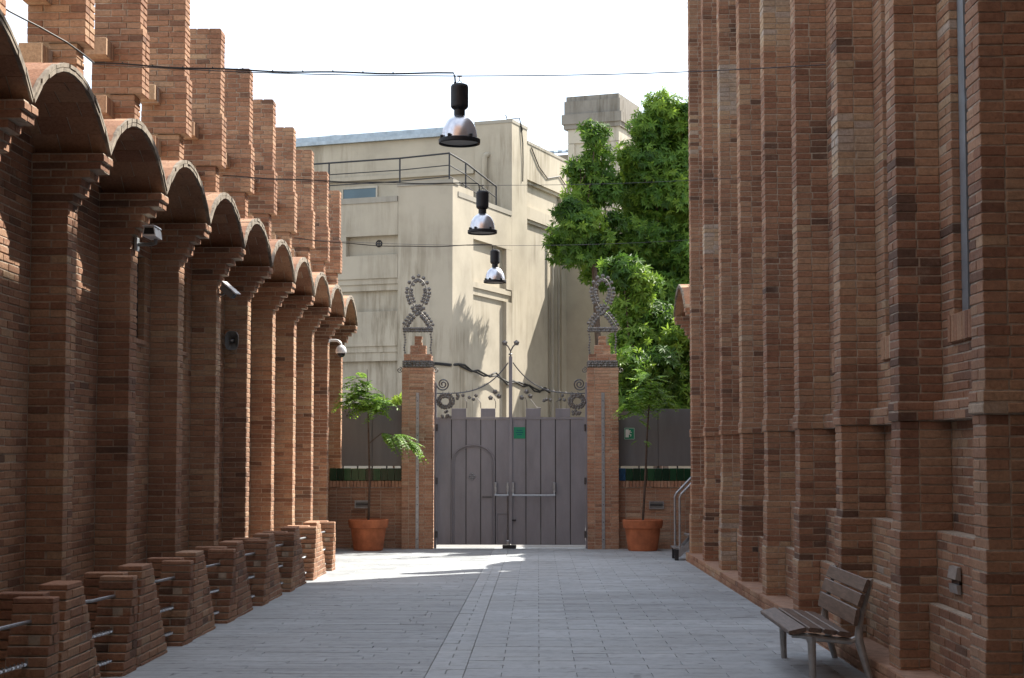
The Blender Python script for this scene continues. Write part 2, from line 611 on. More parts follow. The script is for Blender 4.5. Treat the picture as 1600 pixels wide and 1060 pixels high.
def inset_path(path, c):
    pts = [(x, y) for x, y, _ in path]
    res = []
    for i, (x, y) in enumerate(pts):
        ns = []
        if i > 0:
            ax, ay = x - pts[i - 1][0], y - pts[i - 1][1]
            L = math.hypot(ax, ay)
            ns.append((ay / L, -ax / L))
        if i < len(pts) - 1:
            ax, ay = pts[i + 1][0] - x, pts[i + 1][1] - y
            L = math.hypot(ax, ay)
            n2 = (ay / L, -ax / L)
            if not ns or abs(ns[0][0] * n2[0] + ns[0][1] * n2[1]) < 0.9:
                ns.append(n2)
        res.append((x - c * sum(n[0] for n in ns), y - c * sum(n[1] for n in ns)))
    return res

def core_zone(mb, path, back, z0, z1, c=0.0065):
    ins = inset_path(path, c)
    poly = ins + [(back, ins[-1][1]), (back, ins[0][1])]
    # the path runs with the open side on its right, so the solid polygon is counter-clockwise
    mb.prism(poly, z0 - 0.003, z1, bottom=True)

def emit_bricks(bricks, parent, limit, mat='brick', xf=None, flip=False, name='brick', rest='brickwork'):
    """the pieces that show largest become parts of their own, the others one part"""
    order = sorted(range(len(bricks)), key=lambda i: -bricks[i].key)
    single = set(i for i in order[:limit] if bricks[i].key > 0)
    mb = MB(xf, flip)
    for i, b in enumerate(bricks):
        if i in single:
            MB(xf, flip).add(b.verts, b.faces, b.tone).build(name, mat, parent)
        else:
            mb.add(b.verts, b.faces, b.tone)
    if mb.v:
        mb.build(rest, mat, parent, stuff=True)

# ------------------------------------------------------------------ ground and paving
g = MB()
xs = [-400, -60, -12, 12, 60, 400]
ys = [-400, -60, -14, 36, 80, 160, 800]
vs = [(x, y, gz(y) - 0.06) for y in ys for x in xs]
fs = [(j * 6 + i, j * 6 + i + 1, (j + 1) * 6 + i + 1, (j + 1) * 6 + i) for j in range(len(ys) - 1) for i in range(5)]
g.add(vs, fs)
ground = g.build('ground', 'earth')
ground['kind'] = 'structure'

PY0, PY1 = -12.0, 35.6
g = MB()
g.add([(-4.6, PY0, gz(PY0) - 0.012), (3.3, PY0, gz(PY0) - 0.012), (3.3, PY1, gz(PY1) - 0.012), (-4.6, PY1, gz(PY1) - 0.012)], [(0, 1, 2, 3)])
paving = g.build('pavement', 'joint')
paving['kind'] = 'structure'

slabs = []      # (x0, x1, y0, y1, tone, lift)
def slab_tone(x, y, base):
    n = noise.noise(Vector((x * 0.5, y * 0.35, 3.0))) * 0.16
    return max(0, min(1, base + n + rnd.gauss(0, 0.085)))
def lane(xa, xb, y0, y1, depth, length, base, stagger):
    y, row = y0, 0
    while y < y1 - 0.02:
        d = min(depth, y1 - y)
        x = xa
        first = True
        while x < xb - 0.01:
            L = length
            if first:
                L = length * (0.5 if (row % 2 and stagger == 'half') else 1.0) if stagger == 'half' else rnd.uniform(0.3, 1.0) * length
                first = False
            elif stagger != 'half':
                L = length * rnd.uniform(0.85, 1.15)
            x2 = min(x + L, xb)
            if xb - x2 < 0.08:
                x2 = xb
            t = base
            if x > -0.3 and 18.6 < y < 22.8:       # a stretch relaid in darker stone
                t = base - 0.27
            slabs.append((x, x2, y, y + d, slab_tone((x + x2) / 2, y, t), rnd.gauss(0, 0.0010)))
            x = x2
        y += d
        row += 1
lane(-4.55, -0.92, -2.0, PY1, 0.18, 1.2, 0.48, 'random')
lane(-0.92, -0.61, -2.0, 13.30, 0.30, 0.31, 0.80, 'half')
lane(-0.92, -0.61, 13.55, PY1, 0.30, 0.31, 0.80, 'half')
lane(-0.61, 3.2, -2.0, PY1, 0.285, 0.62, 0.70, 'half')
def slab_key(s):
    cx, cy = (s[0] + s[1]) / 2, (s[2] + s[3]) / 2
    if cy < 12.8 or not (-3.42 < cx < 2.7):
        return -1
    px, py = 840 + 2600 * cx / cy, 703 + 2600 * (1.7 - gz(cy)) / cy
    if not (0 < px < 1600 and py < 1064):
        return -1
    return (s[1] - s[0]) * (s[3] - s[2]) / cy ** 3
keys = sorted(range(len(slabs)), key=lambda i: -slab_key(slabs[i]))
single = set(i for i in keys[:300] if slab_key(slabs[i]) > 0)
rest = MB()
for i, (x0, x1, y0, y1, t, lift) in enumerate(slabs):
    e = 0.0022
    x0, x1, y0, y1 = x0 + e, x1 - e, y0 + e, y1 - e
    b = 0.004
    tl = [rnd.gauss(0, 0.0007) for _ in range(4)]
    cs = [(x0, y0), (x1, y0), (x1, y1), (x0, y1)]
    ins = [(x0 + b, y0 + b), (x1 - b, y0 + b), (x1 - b, y1 - b), (x0 + b, y1 - b)]
    v = [(x, y, gz(y) - 0.03) for x, y in cs] + [(x, y, gz(y) - 0.003 + lift) for x, y in cs] + \
        [(x, y, gz(y) + lift + tl[k]) for k, (x, y) in enumerate(ins)]
    f = [(8, 9, 10, 11)] + [(k, (k + 1) % 4, 4 + (k + 1) % 4, 4 + k) for k in range(4)] + \
        [(4 + k, 4 + (k + 1) % 4, 8 + (k + 1) % 4, 8 + k) for k in range(4)]
    if i in single:
        MB().add(v, f, t).build('paving_slab', 'slab', paving)
    else:
        rest.add(v, f, t)
rest.build('paving_slabs', 'slab', paving, stuff=True)

g = MB()
g.add([(-60, 36.4, gz(36) - 0.055), (60, 36.4, gz(36) - 0.055), (60, 80, gz(36) - 0.055), (-60, 80, gz(36) - 0.055)], [(0, 1, 2, 3)])
st = g.build('road', 'street')
st['kind'] = 'structure'

# drain grate in the gutter strip
dg = thing('drain_grate', 'small slotted steel drain grate set in the paving strip', 'drain grate', (-0.765, 13.42, gz(13.4)))
m = MB()
for a, b in ((-0.912, -0.897), (-0.633, -0.618)):
    m.box(a, b, 13.31, 13.54, gz(13.4) - 0.03, gz(13.4) + 0.003)
m.box(-0.897, -0.633, 13.31, 13.322, gz(13.4) - 0.03, gz(13.4) + 0.003)
m.box(-0.897, -0.633, 13.528, 13.54, gz(13.4) - 0.03, gz(13.4) + 0.003)
m.build('frame', 'iron', dg)
for i in range(13):
    x = -0.893 + i * 0.0202
    MB().box(x, x + 0.009, 13.322, 13.528, gz(13.4) - 0.02, gz(13.4) + 0.002).build('bar', 'iron', dg)

# ------------------------------------------------------------------ left hall: arcade of piers, vaulted eaves and pinnacles
PITCH, PY = 2.30, 14.84
XP, XR, XE = -4.19, -4.52, -3.87        # pier front, recess wall, eave edge
Z_SILL, Z_CORB, Z_SPR, RISE = 2.95, 3.92, 4.346, 0.47
RV = (1.15 ** 2 + RISE ** 2) / (2 * RISE)
def arc_z(t):                            # t: distance along the wall from the crown
    return Z_SPR + math.sqrt(max(0, RV * RV - t * t)) - (RV - RISE)

def arcade(root, ks, y_start, y_end, back, xf, flip, windows, limit, brick_from, pinnacle_ks):
    skipf = lambda n, x, y: n[1] > 0.5 or y < brick_from
    piers = [PY + PITCH * k for k in ks]
    def path(xp, xr, half, win=False):
        p = [(xr, y_start, 1)]
        for i, y in enumerate(piers):
            p += [(xr, y - half, 1), (xp, y - half, 1), (xp, y + half, 1), (xr, y + half, 1)]
            if win and i < len(piers) - 1 and ks[i] in windows:
                c = y + PITCH / 2
                p += [(xr, c - 0.72, 1), (xr - 0.13, c - 0.72, 0), (xr - 0.13, c + 0.72, 1), (xr, c + 0.72, 1)]
        p.append((xr, y_end, 1))
        return p
    wall = MB(xf, flip)
    bricks = []
    def zone(pth, z0, z1, bias=0.0):
        core_zone(wall, pth, back, z0, z1)
        n = max(1, round((z1 - z0) / COURSE))
        h = (z1 - z0) / n
        for c in range(n):
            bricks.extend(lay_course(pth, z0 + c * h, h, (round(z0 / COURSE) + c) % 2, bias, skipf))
    zone(path(XP, XR, 0.15), -0.47, Z_SILL)
    zone(path(XP, XR, 0.15, True), Z_SILL, Z_CORB)
    hz = (Z_SPR - Z_CORB) / 6
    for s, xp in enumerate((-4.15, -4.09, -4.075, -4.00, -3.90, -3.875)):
        zone(path(xp, XR, 0.15 + 0.004 * s), Z_CORB + hz * s, Z_CORB + hz * (s + 1), -0.16)  # corbel bricks toned darker to paint in the shade under the eaves
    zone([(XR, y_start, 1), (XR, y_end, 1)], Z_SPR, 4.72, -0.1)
    w = wall.build('wall', 'mortar', root)
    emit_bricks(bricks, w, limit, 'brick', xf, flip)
    # windows
    for i, y in enumerate(piers[:-1]):
        if ks[i] not in windows:
            continue
        c = y + PITCH / 2
        win = MB(xf, flip).box(XR - 0.125, XR - 0.105, c - 0.70, c + 0.70, Z_SILL + 0.02, Z_CORB - 0.01).build('window', 'window_glass', root)
        f = MB(xf, flip)
        for a in (-0.71, -0.02, 0.67):
            f.box(XR - 0.118, XR - 0.075, c + a, c + a + 0.04, Z_SILL + 0.005, Z_CORB - 0.004)
        f.box(XR - 0.112, XR - 0.08, c - 0.71, c + 0.71, Z_SILL + 0.30, Z_SILL + 0.34)
        f.build('frame', 'dark_metal', win)
        MB(xf, flip).bbox(XR - 0.12, XR + 0.03, c - 0.72, c + 0.72, Z_SILL - 0.055, Z_SILL - 0.004, 0.006).build('sill', 'vault_tile', win)
    # vaulted eaves
    for i in range(len(piers) - 1):
        c = piers[i] + PITCH / 2
        ya, yb = -1.147, 1.147
        N = 14
        ts = [ya + (yb - ya) * q / N for q in range(N + 1)]
        x0, x1 = -5.35, XE
        m = MB(xf, flip)
        vs = []
        for t in ts:
            z = arc_z(t) + 0.012
            vs += [(x0, c + t, z), (x1, c + t, z), (x1, c + t, z + 0.05), (x0, c + t, z + 0.05)]
        fs = []
        for q in range(N):
            a, b = q * 4, q * 4 + 4
            fs += [(a, b, b + 1, a + 1), (a + 3, a + 2, b + 2, b + 3), (a + 1, b + 1, b + 2, a + 2), (a, a + 3, b + 3, b)]
        fs += [(0, 1, 2, 3), (N * 4, N * 4 + 3, N * 4 + 2, N * 4 + 1)]
        m.add(vs, fs)
        va = m.build('vault', 'mortar', root)
        tl = MB(xf, flip)
        rim = MB(xf, flip)
        M = 12
        tt = [ya + (yb - ya) * q / M for q in range(M + 1)]
        for q in range(M):
            xa = x1 - 0.004
            off = (q % 2) * 0.14
            k = 0
            while xa > x0:
                xb = max(x0, xa - (0.28 if (k or not off) else off))
                for side in (0, 1):
                    pr = rnd.uniform(0.008, 0.014)
                    za, zb = arc_z(tt[q]), arc_z(tt[q + 1])
                    g0, g1 = tt[q] + 0.006, tt[q + 1] - 0.006
                    if side == 0:      # soffit
                        lo0, lo1, hi0, hi1 = za + 0.013 - pr, zb + 0.013 - pr, za + 0.02, zb + 0.02
                    else:
                        lo0, lo1, hi0, hi1 = za + 0.05, zb + 0.05, za + 0.061 + pr, zb + 0.061 + pr
                    tl.hexa([(xb + 0.006, c + g0, lo0), (xa - 0.006, c + g0, lo0), (xa - 0.006, c + g1, lo1), (xb + 0.006, c + g1, lo1),
                             (xb + 0.006, c + g0, hi0), (xa - 0.006, c + g0, hi0), (xa - 0.006, c + g1, hi1), (xb + 0.006, c + g1, hi1)], min(0.7, max(0.3, tone_at((xa, c + g0, 5)))))
                xa = xb
                k += 1
            for lay in (0, 1):
                g0, g1 = tt[q] + 0.004, tt[q + 1] - 0.004
                if lay:
                    g0, g1 = g0 + 0.0, g1
                pr = rnd.uniform(0.006, 0.022)
                b0, b1 = arc_z(tt[q]) + 0.002 + lay * 0.038, arc_z(tt[q + 1]) + 0.002 + lay * 0.038
                th = 0.033 + rnd.uniform(-0.003, 0.004)
                rim.hexa([(x1 - 0.02, c + g0, b0), (x1 + pr, c + g0, b0), (x1 + pr, c + g1, b1), (x1 - 0.02, c + g1, b1),
                          (x1 - 0.02, c + g0, b0 + th), (x1 + pr, c + g0, b0 + th), (x1 + pr, c + g1, b1 + th), (x1 - 0.02, c + g1, b1 + th)])
        tl.build('vault_tiles', 'brick', va, stuff=True)
        rim.build('rim', 'vault_rim', va)
    # pinnacles, one over the crown of each vault
    for k in pinnacle_ks:
        c = PY + PITCH * k + PITCH / 2 - 0.27
        pc = MB(xf, flip)
        pb = []
        jx = rnd.uniform(-0.012, 0.012)
        top = 7.44 + rnd.uniform(-0.05, 0.05)
        zones = [(4.60, 5.58, -4.67, -4.40, 0.13), (5.58, 6.30, -4.87, -4.315, 0.165), (6.30, top, -4.85, -4.345, 0.15)]
        for (z0, z1, xa, xb, hf) in zones:
            pth = [(xa + jx, c + hf, 0), (xa + jx, c - hf, 1), (xb + jx, c - hf, 1), (xb + jx, c + hf, 0), (xa + jx, c + hf, 0)]
            ins = inset_path(pth[1:4], 0.010)
            pc.prism([(xa + jx + 0.01, c + hf - 0.01), ins[0], ins[1], (xb + jx - 0.01, c + hf - 0.01)], z0 - 0.004, z1 - 0.008)
            n = round((z1 - z0) / COURSE)
            h = (z1 - z0) / n
            for q in range(n):
                pb.extend(lay_course(pth[:4] + [(xb + jx, c + hf, 0)], z0 + q * h, h, q % 2, -0.02))
        po = pc.build('pinnacle', 'mortar', root)
        capb = MB(xf, flip)
        for q in range(3):
            xa = -4.84 + jx + q * 0.165
            capb.bbox(xa, xa + 0.155, c - 0.145, c + 0.145, top - 0.03, top + 0.006, 0.006, tone_at((xa, c, 7)) * 0.6)
        capb.build('cap_brick', 'brick', po)
        for (z0, z1, xa, xb) in ((5.93, 6.12, -4.86, -4.63), (5.30, 5.49, -4.84, -4.62)):
            for s in (-1, 1):
                bl = MB(xf, flip)
                for q in range(5):
                    ye = c + s * 0.15
                    ylo, yhi = (ye - 0.34, ye + 0.02) if s < 0 else (ye - 0.02, ye + 0.30)
                    w_ = (yhi - ylo) / 5
                    bl.bbox(xa, xb + rnd.uniform(-0.004, 0.004), ylo + q * w_ + 0.004, ylo + (q + 1) * w_ - 0.004, z0, z1, 0.005, min(1, tone_at((xa, ye, z0)) + 0.25))
                bl.build('bracket', 'brick', po)
        mb = MB(xf, flip)
        for b in pb:
            mb.add(b.verts, b.faces, b.tone)
        mb.build('brickwork', 'brick', po, stuff=True)

ident = None
hall_l = thing('arcaded_hall', 'long low brick hall with piers, scalloped vault eaves and row of square pinnacles', 'building', (-6.5, 14.0, gz(14)))
arcade(hall_l, list(range(-11, 10)), -12.6, 36.9, -9.0, None, False, set([-8, -6, -4, 1, 2, 3, 4, 5, 6, 7, 8]), 300, 8.0, list(range(-2, 10)))

# the same kind of arcade carries on behind the tall hall, beside the gate wall
mir = lambda p: (-p[0] - 1.13, p[1] + 0.05, p[2])
annex = thing('arcaded_annex', 'end of a second arcaded brick wall with scalloped eaves past the tall hall', 'building', (4.5, 33.0, gz(33)))
arcade(annex, [7, 8], 30.56, 34.55, -7.0, mir, True, set(), 0, 30.0, [7])

m = MB()
m.box(4.3, 9.0, 34.7, 42.5, -0.5, 5.9)  # unseen mass added to keep sun off the right of the yard
m.build('sun_blocker', 'brick_pale', annex)
m = MB()
m.box(4.2, 9.1, 34.6, 42.6, 5.9, 6.05)  # cap of the added sun-blocking mass
m.build('blocker_cap', 'vault_rim', annex)

# ------------------------------------------------------------------ right hall: tall wall of brick piers
hall_r = thing('tall_brick_hall', 'tall red brick hall with closely spaced full-height piers and slit windows', 'building', (5.5, 14.0, gz(14)))
RP, RY0 = 2.475, 10.46
RKS = list(range(-9, 9))
def rpath(xp, xr, ha, hb, win=False):
    """runs towards the camera so that the yard lies on its right"""
    p = [(xr if False else xp, RY0 + RP * 8 + 0.32, 1)]
    first = True
    for k in reversed(RKS):
        y = RY0 + RP * k
        if first:
            p = [(xp, y + 0.32 + 0.004, 1), (xp, y - ha, 1), (xr, y - ha, 1)]
            first = False
        else:
            p += [(xr, y + 0.32 + hb, 1), (xp, y + 0.32 + hb, 1), (xp, y - ha, 1), (xr, y - ha, 1)]
        if win and k > RKS[0]:
            c = y - (RP - 0.32) / 2
            p += [(xr, c + 0.70, 1), (xr + 0.14, c + 0.70, 0), (xr + 0.14, c - 0.70, 1), (xr, c - 0.70, 1)]
    p.append((xr, -13.0, 1))
    return p
rskip = lambda n, x, y: n[1] > 0.5 or y < 8.6
wall = MB()
bricks = []
def rzone(pth, z0, z1, bias=0.0, course=COURSE, lay=True):
    core_zone(wall, pth, 9.0, z0, z1)
    if not lay:
        return
    n = max(1, round((z1 - z0) / course))
    h = (z1 - z0) / n
    for c in range(n):
        bricks.extend(lay_course(pth, z0 + c * h, h, (round(z0 / COURSE) + c) % 2, bias, rskip))
rzone(rpath(2.765, 3.00, 0.03, 0.03), -0.45, 0.53, 0.03)
rzone(rpath(2.782, 3.07, 0.016, 0.016), 0.53, 1.08, 0.02)
rzone(rpath(2.80, 3.20, 0.0, 0.0), 1.08, 1.93)
rzone(rpath(2.782, 3.06, 0.02, 0.02), 1.93, 2.075)
rzone(rpath(2.80, 3.14, 0.0, 0.0), 2.075, 2.70)
rzone(rpath(2.80, 3.14, 0.0, 0.0, True), 2.70, 10.40)
rzone(rpath(2.80, 3.14, 0.0, 0.0, True), 10.40, 14.4, lay=False)
# stretches patched with newer, greyer brick
for b in bricks:
    cx_ = sum(v[0] for v in b.verts) / 12
    cy_ = sum(v[1] for v in b.verts) / 12
    cz_ = sum(v[2] for v in b.verts) / 12
    k_ = (cy_ - RY0 + 0.1) / RP
    on_pier = cx_ < 3.2 and (k_ - math.floor(k_)) < 0.3
    kk = math.floor(k_)
    if on_pier and ((kk == 4 and cz_ > 6.7) or (kk == 6 and 6.8 < cz_ < 7.6) or (kk == 2 and 4.25 < cz_ < 4.85) or (kk == 7 and 5.0 < cz_ < 5.5) or (kk == 3 and 7.2 < cz_ < 7.5)):
        b.tone = min(1, max(0.8, rnd.gauss(0.96, 0.06)))
    elif noise.noise(Vector((cx_ * 0.9, cy_ * 0.9, cz_ * 0.6 + 7))) > 0.34 and rnd.random() < 0.7:
        b.tone = min(1, max(0.0, b.tone + 0.25))
    elif noise.noise(Vector((cx_ * 0.8 + 9, cy_ * 0.8, cz_ * 0.5))) > 0.33 and rnd.random() < 0.7:
        b.tone = max(0.12, b.tone - 0.2)
rw = wall.build('wall', 'mortar', hall_r)
emit_bricks(bricks, rw, 300)
# sloping plinth
pl = MB()
ya, yb = -13.0, RY0 + RP * 8 + 0.36
pl.hexa([(2.712, ya, gz(ya) - 0.1), (3.4, ya, gz(ya) - 0.1), (3.4, yb, gz(yb) - 0.1), (2.712, yb, gz(yb) - 0.1),
         (2.712, ya, gz(ya) + 0.152), (3.4, ya, gz(ya) + 0.152), (3.4, yb, gz(yb) + 0.152), (2.712, yb, gz(yb) + 0.152)])
po = pl.build('plinth', 'vault_tile', hall_r)
pb = []
for c in range(3):
    pth = [(2.70, yb, 1), (2.70, 8.6, 1), (2.70, 8.0, 0)]
    pb.extend(lay_course(pth, -0.052 + c * 0.071, 0.071, c % 2, 0.04, None, 0.06 if c < 2 else 0.14, gz))
mb = MB()
for b in pb:
    mb.add(b.verts, b.faces, b.tone)
mb.build('brickwork', 'brick', po, stuff=True)
# slit windows with zinc frames, brick sills
for k in RKS[1:]:
    y = RY0 + RP * k
    c = y - (RP - 0.32) / 2
    win = MB().box(3.255, 3.275, c - 0.69, c + 0.69, 2.71, 14.2).build('window', 'window_glass', hall_r)
    f = MB()
    for a in (-0.69, 0.51):
        f.box(3.20, 3.262, c + a, c + a + 0.18, 2.712, 14.2)
    for zz in (4.3, 6.0, 7.7, 9.4, 11.1, 12.8):
        f.box(3.22, 3.258, c - 0.60, c + 0.60, zz, zz + 0.06)
    f.build('frame', 'zinc', win)
    s = MB()
    n = 18
    for q in range(n):
        a = c - 0.76 + q * 1.52 / n
        s.bbox(3.105 + rnd.uniform(-.003, .003), 3.26, a + 0.004, a + 1.52 / n - 0.004, 2.505, 2.712, 0.005, min(1, tone_at((3, a, 2)) + 0.15))
    s.build('sill', 'brick', win)

# ------------------------------------------------------------------ stub walls with twisted bars along the left hall
ORD = ['first', 'second', 'third', 'fourth', 'fifth', 'sixth', 'seventh', 'eighth']
def stub_pair(k):
    A, Bf = PY - 0.10 + PITCH * k, PY - 0.10 + PITCH * k + 1.66
    zg = gz(A)
    root = thing('stub_wall_pair', 'pair of low battered brick stub walls joined by twisted bars, %s counting from the gate' % ORD[5 - k],
                 'low wall', (-3.5, A + 0.8, zg), 'stub wall pairs along the arcaded hall')
    n, h = 12, 0.0705
    # tapered block
    core, bs = MB(), []
    top = n * h
    def prof(z):
        t = 1 - z / top
        return 0.20 + 0.46 * t
    lastb = None
    for c in range(n):
        z0 = zg - 0.04 + c * h
        hf = prof(c * h)
        x1, x0 = -3.40 - 0.004 * c, -3.66
        hn = 0.20 + (hf - 0.20) * 0.75
        pth = [(x0, A - hn, 1), (x1, A - hn, 1), (x1, A + hf, 1), (x0, A + hf, 1)]
        ins = inset_path(pth, 0.006)
        core.prism(ins, z0 - 0.002, z0 + h - 0.008)
        bs.extend(lay_course(pth, z0, h, c % 2, -0.04, None, 0.10, None, 1.3))
    b1 = core.build('buttress', 'mortar', root)
    emit_bricks(bs, b1, 140)
    hf = prof(top)
    cp = MB()
    zt = zg - 0.04 + n * h
    cp.bbox(-3.66, -3.447, A - hf + 0.003, A + hf - 0.003, zt - 0.004, zt + 0.036, 0.006, tone_at((0, A, 0)))
    cp.build('cap', 'brick_pale', b1)
    # slab wall, upright on its far side
    core, bs = MB(), []
    zg2 = gz(Bf)
    zg2 -= 0.05
    for c in range(n):
        z0 = zg2 - 0.04 + c * h
        t = 1 - c / n
        th = 0.15 + 0.38 * t ** 1.5
        x1, x0 = -3.375, -3.665
        pth = [(x0, Bf - th, 1), (x1, Bf - th, 1), (x1, Bf, 1), (x0, Bf, 1)]
        core.prism(inset_path(pth, 0.006), z0 - 0.002, z0 + h - 0.008)
        bs.extend(lay_course(pth, z0, h, c % 2, -0.08, None, 0.10, None, 1.2))
        core.prism([(-3.86, Bf + 0.13), (-3.54, Bf + 0.13), (-3.54, Bf + 0.29), (-3.86, Bf + 0.29)], z0 - 0.002, z0 + h - 0.008)
        bs.extend(lay_course([(-3.87, Bf + 0.12, 1), (-3.53, Bf + 0.12, 1), (-3.53, Bf + 0.30, 0)], z0, h, c % 2, -0.08, None, 0.10, None, 1.2))
    b2 = core.build('end_wall', 'mortar', root)
    emit_bricks(bs, b2, 140)
    zt = zg2 - 0.04 + n * h
    cp = MB()
    cp.bbox(-3.664, -3.377, Bf - 0.152, Bf - 0.002, zt - 0.004, zt + 0.034, 0.006, tone_at((0, Bf, 0)))
    cp.bbox(-3.868, -3.532, Bf + 0.122, Bf + 0.298, zt - 0.002, zt + 0.042, 0.006, tone_at((0, Bf, 0)))
    cp.build('cap', 'brick_pale', b2)
    # bars
    ye = Bf - 0.14
    zb = zg2 + 0.67
    MB().tube([(-3.54, A + 0.10, zb + 0.075), (-3.535, A + 0.8, zb + 0.03), (-3.53, ye, zb + 0.01)], 0.013, 8).build('rail', 'galvanised', root)
    for z, xx in ((0.40, -3.52), (0.17, -3.50)):
        m = MB()
        N = 60
        y0, y1 = A + 0.12, Bf - 0.16 + (0.0 if z > 0.3 else -0.12) + 0.02
        vs, fs = [], []
        for q in range(N + 1):
            yy = y0 + (y1 - y0) * q / N
            a = yy * 2 * math.pi / 0.17
            for s in range(4):
                rr = 0.021 if s % 2 == 0 else 0.007
                vs.append((xx + rr * math.cos(a + s * math.pi / 2), yy, zg2 + z + 0.05 * (1 - q / N) + rr * math.sin(a + s * math.pi / 2)))
        for q in range(N):
            for s in range(4):
                s2 = (s + 1) % 4
                fs.append((q * 4 + s, q * 4 + s2, q * 4 + 4 + s2, q * 4 + 4 + s))
        m.add(vs, fs)
        m.build('twisted_bar', 'galvanised', root)
for k in range(-2, 6):
    stub_pair(k)

# unseen brick hall added behind the viewpoint to darken camera-facing pier faces
rh = thing('added_shade_hall', 'unseen brick mass added behind the viewpoint to shade the yard', 'building', (0, -8, gz(-8)))
m = MB()
m.box(-9.0, 9.0, -12.0, -4.2, -0.2, 19.5)
m.build('wall', 'vault_tile', rh)
m = MB()
m.box(-9.0, 2.68, -4.198, 4.6, 5.3, 17.0)          # unseen mass added over the yard to cut sky light
m.build('sky_blocker', 'vault_tile', rh)
m = MB()
m.box(-9.3, 9.3, -12.3, -3.95, 19.5, 19.8)
m.build('cornice', 'vault_rim', rh)
for x in (-3.0, -0.7, 1.6):
    w = MB().box(x - 0.6, x + 0.6, -4.19, -4.15, 2.5, 4.8).build('window', 'window_glass', rh)
    f = MB()
    f.box(x - 0.7, x - 0.6, -4.19, -4.08, 2.4, 4.9).box(x + 0.6, x + 0.7, -4.19, -4.08, 2.4, 4.9)
    f.box(x - 0.6, x + 0.6, -4.19, -4.08, 4.8, 4.9).box(x - 0.6, x + 0.6, -4.19, -4.08, 2.4, 2.5)
    f.build('frame', 'dark_metal', w)

# ------------------------------------------------------------------ gate wall
GY = 34.80
GZ = gz(GY)
def gx(px, y=GY):
    return (px - 840) * y / 2600
def gzz(py, y=GY):
    return 1.7 + (703 - py) * y / 2600

def brick_box(x0, x1, y0, y1, z0, z1, core, bs, bias=0.0, course=0.066):
    pth = [(x0, y1, 1), (x0, y0, 1), (x1, y0, 1), (x1, y1, 1)]
    core.prism([(x0 + .008, y0 + .008), (x1 - .008, y0 + .008), (x1 - .008, y1), (x0 + .008, y1)], z0 - 0.003, z1 - 0.006)
    n = max(1, round((z1 - z0) / course))
    h = (z1 - z0) / n
    for c in range(n):
        bs.extend(lay_course(pth, z0 + c * h, h, c % 2, bias, None, 0.06))

def rosette(m, c, r, tilt=0.0):
    """a small stamped iron flower, domed, with five lobes"""
    n = 10
    vs = [(c[0], c[1] - r * 0.55, c[2])]
    for k in range(n):
        a = 2 * math.pi * k / n + tilt
        rr = r * (1.0 if k % 2 == 0 else 0.80)
        vs.append((c[0] + rr * math.cos(a), c[1] - 0.002, c[2] + rr * math.sin(a)))
    vs.append((c[0], c[1] + r * 0.45, c[2]))
    fs = []
    for k in range(n):
        k2 = (k + 1) % n
        fs += [(0, 1 + k, 1 + k2), (n + 1, 1 + k2, 1 + k)]
    m.add(vs, fs)

def spiral(cx, cz, r0, turns, sgn, y, start, n=40, rmin=0.012):
    pts = []
    for i in range(n + 1):
        t = i / n
        r = r0 * (1 - t) + rmin * t
        a = start + sgn * turns * 2 * math.pi * t
        pts.append((cx + r * math.cos(a), y, cz + r * math.sin(a)))
    return pts

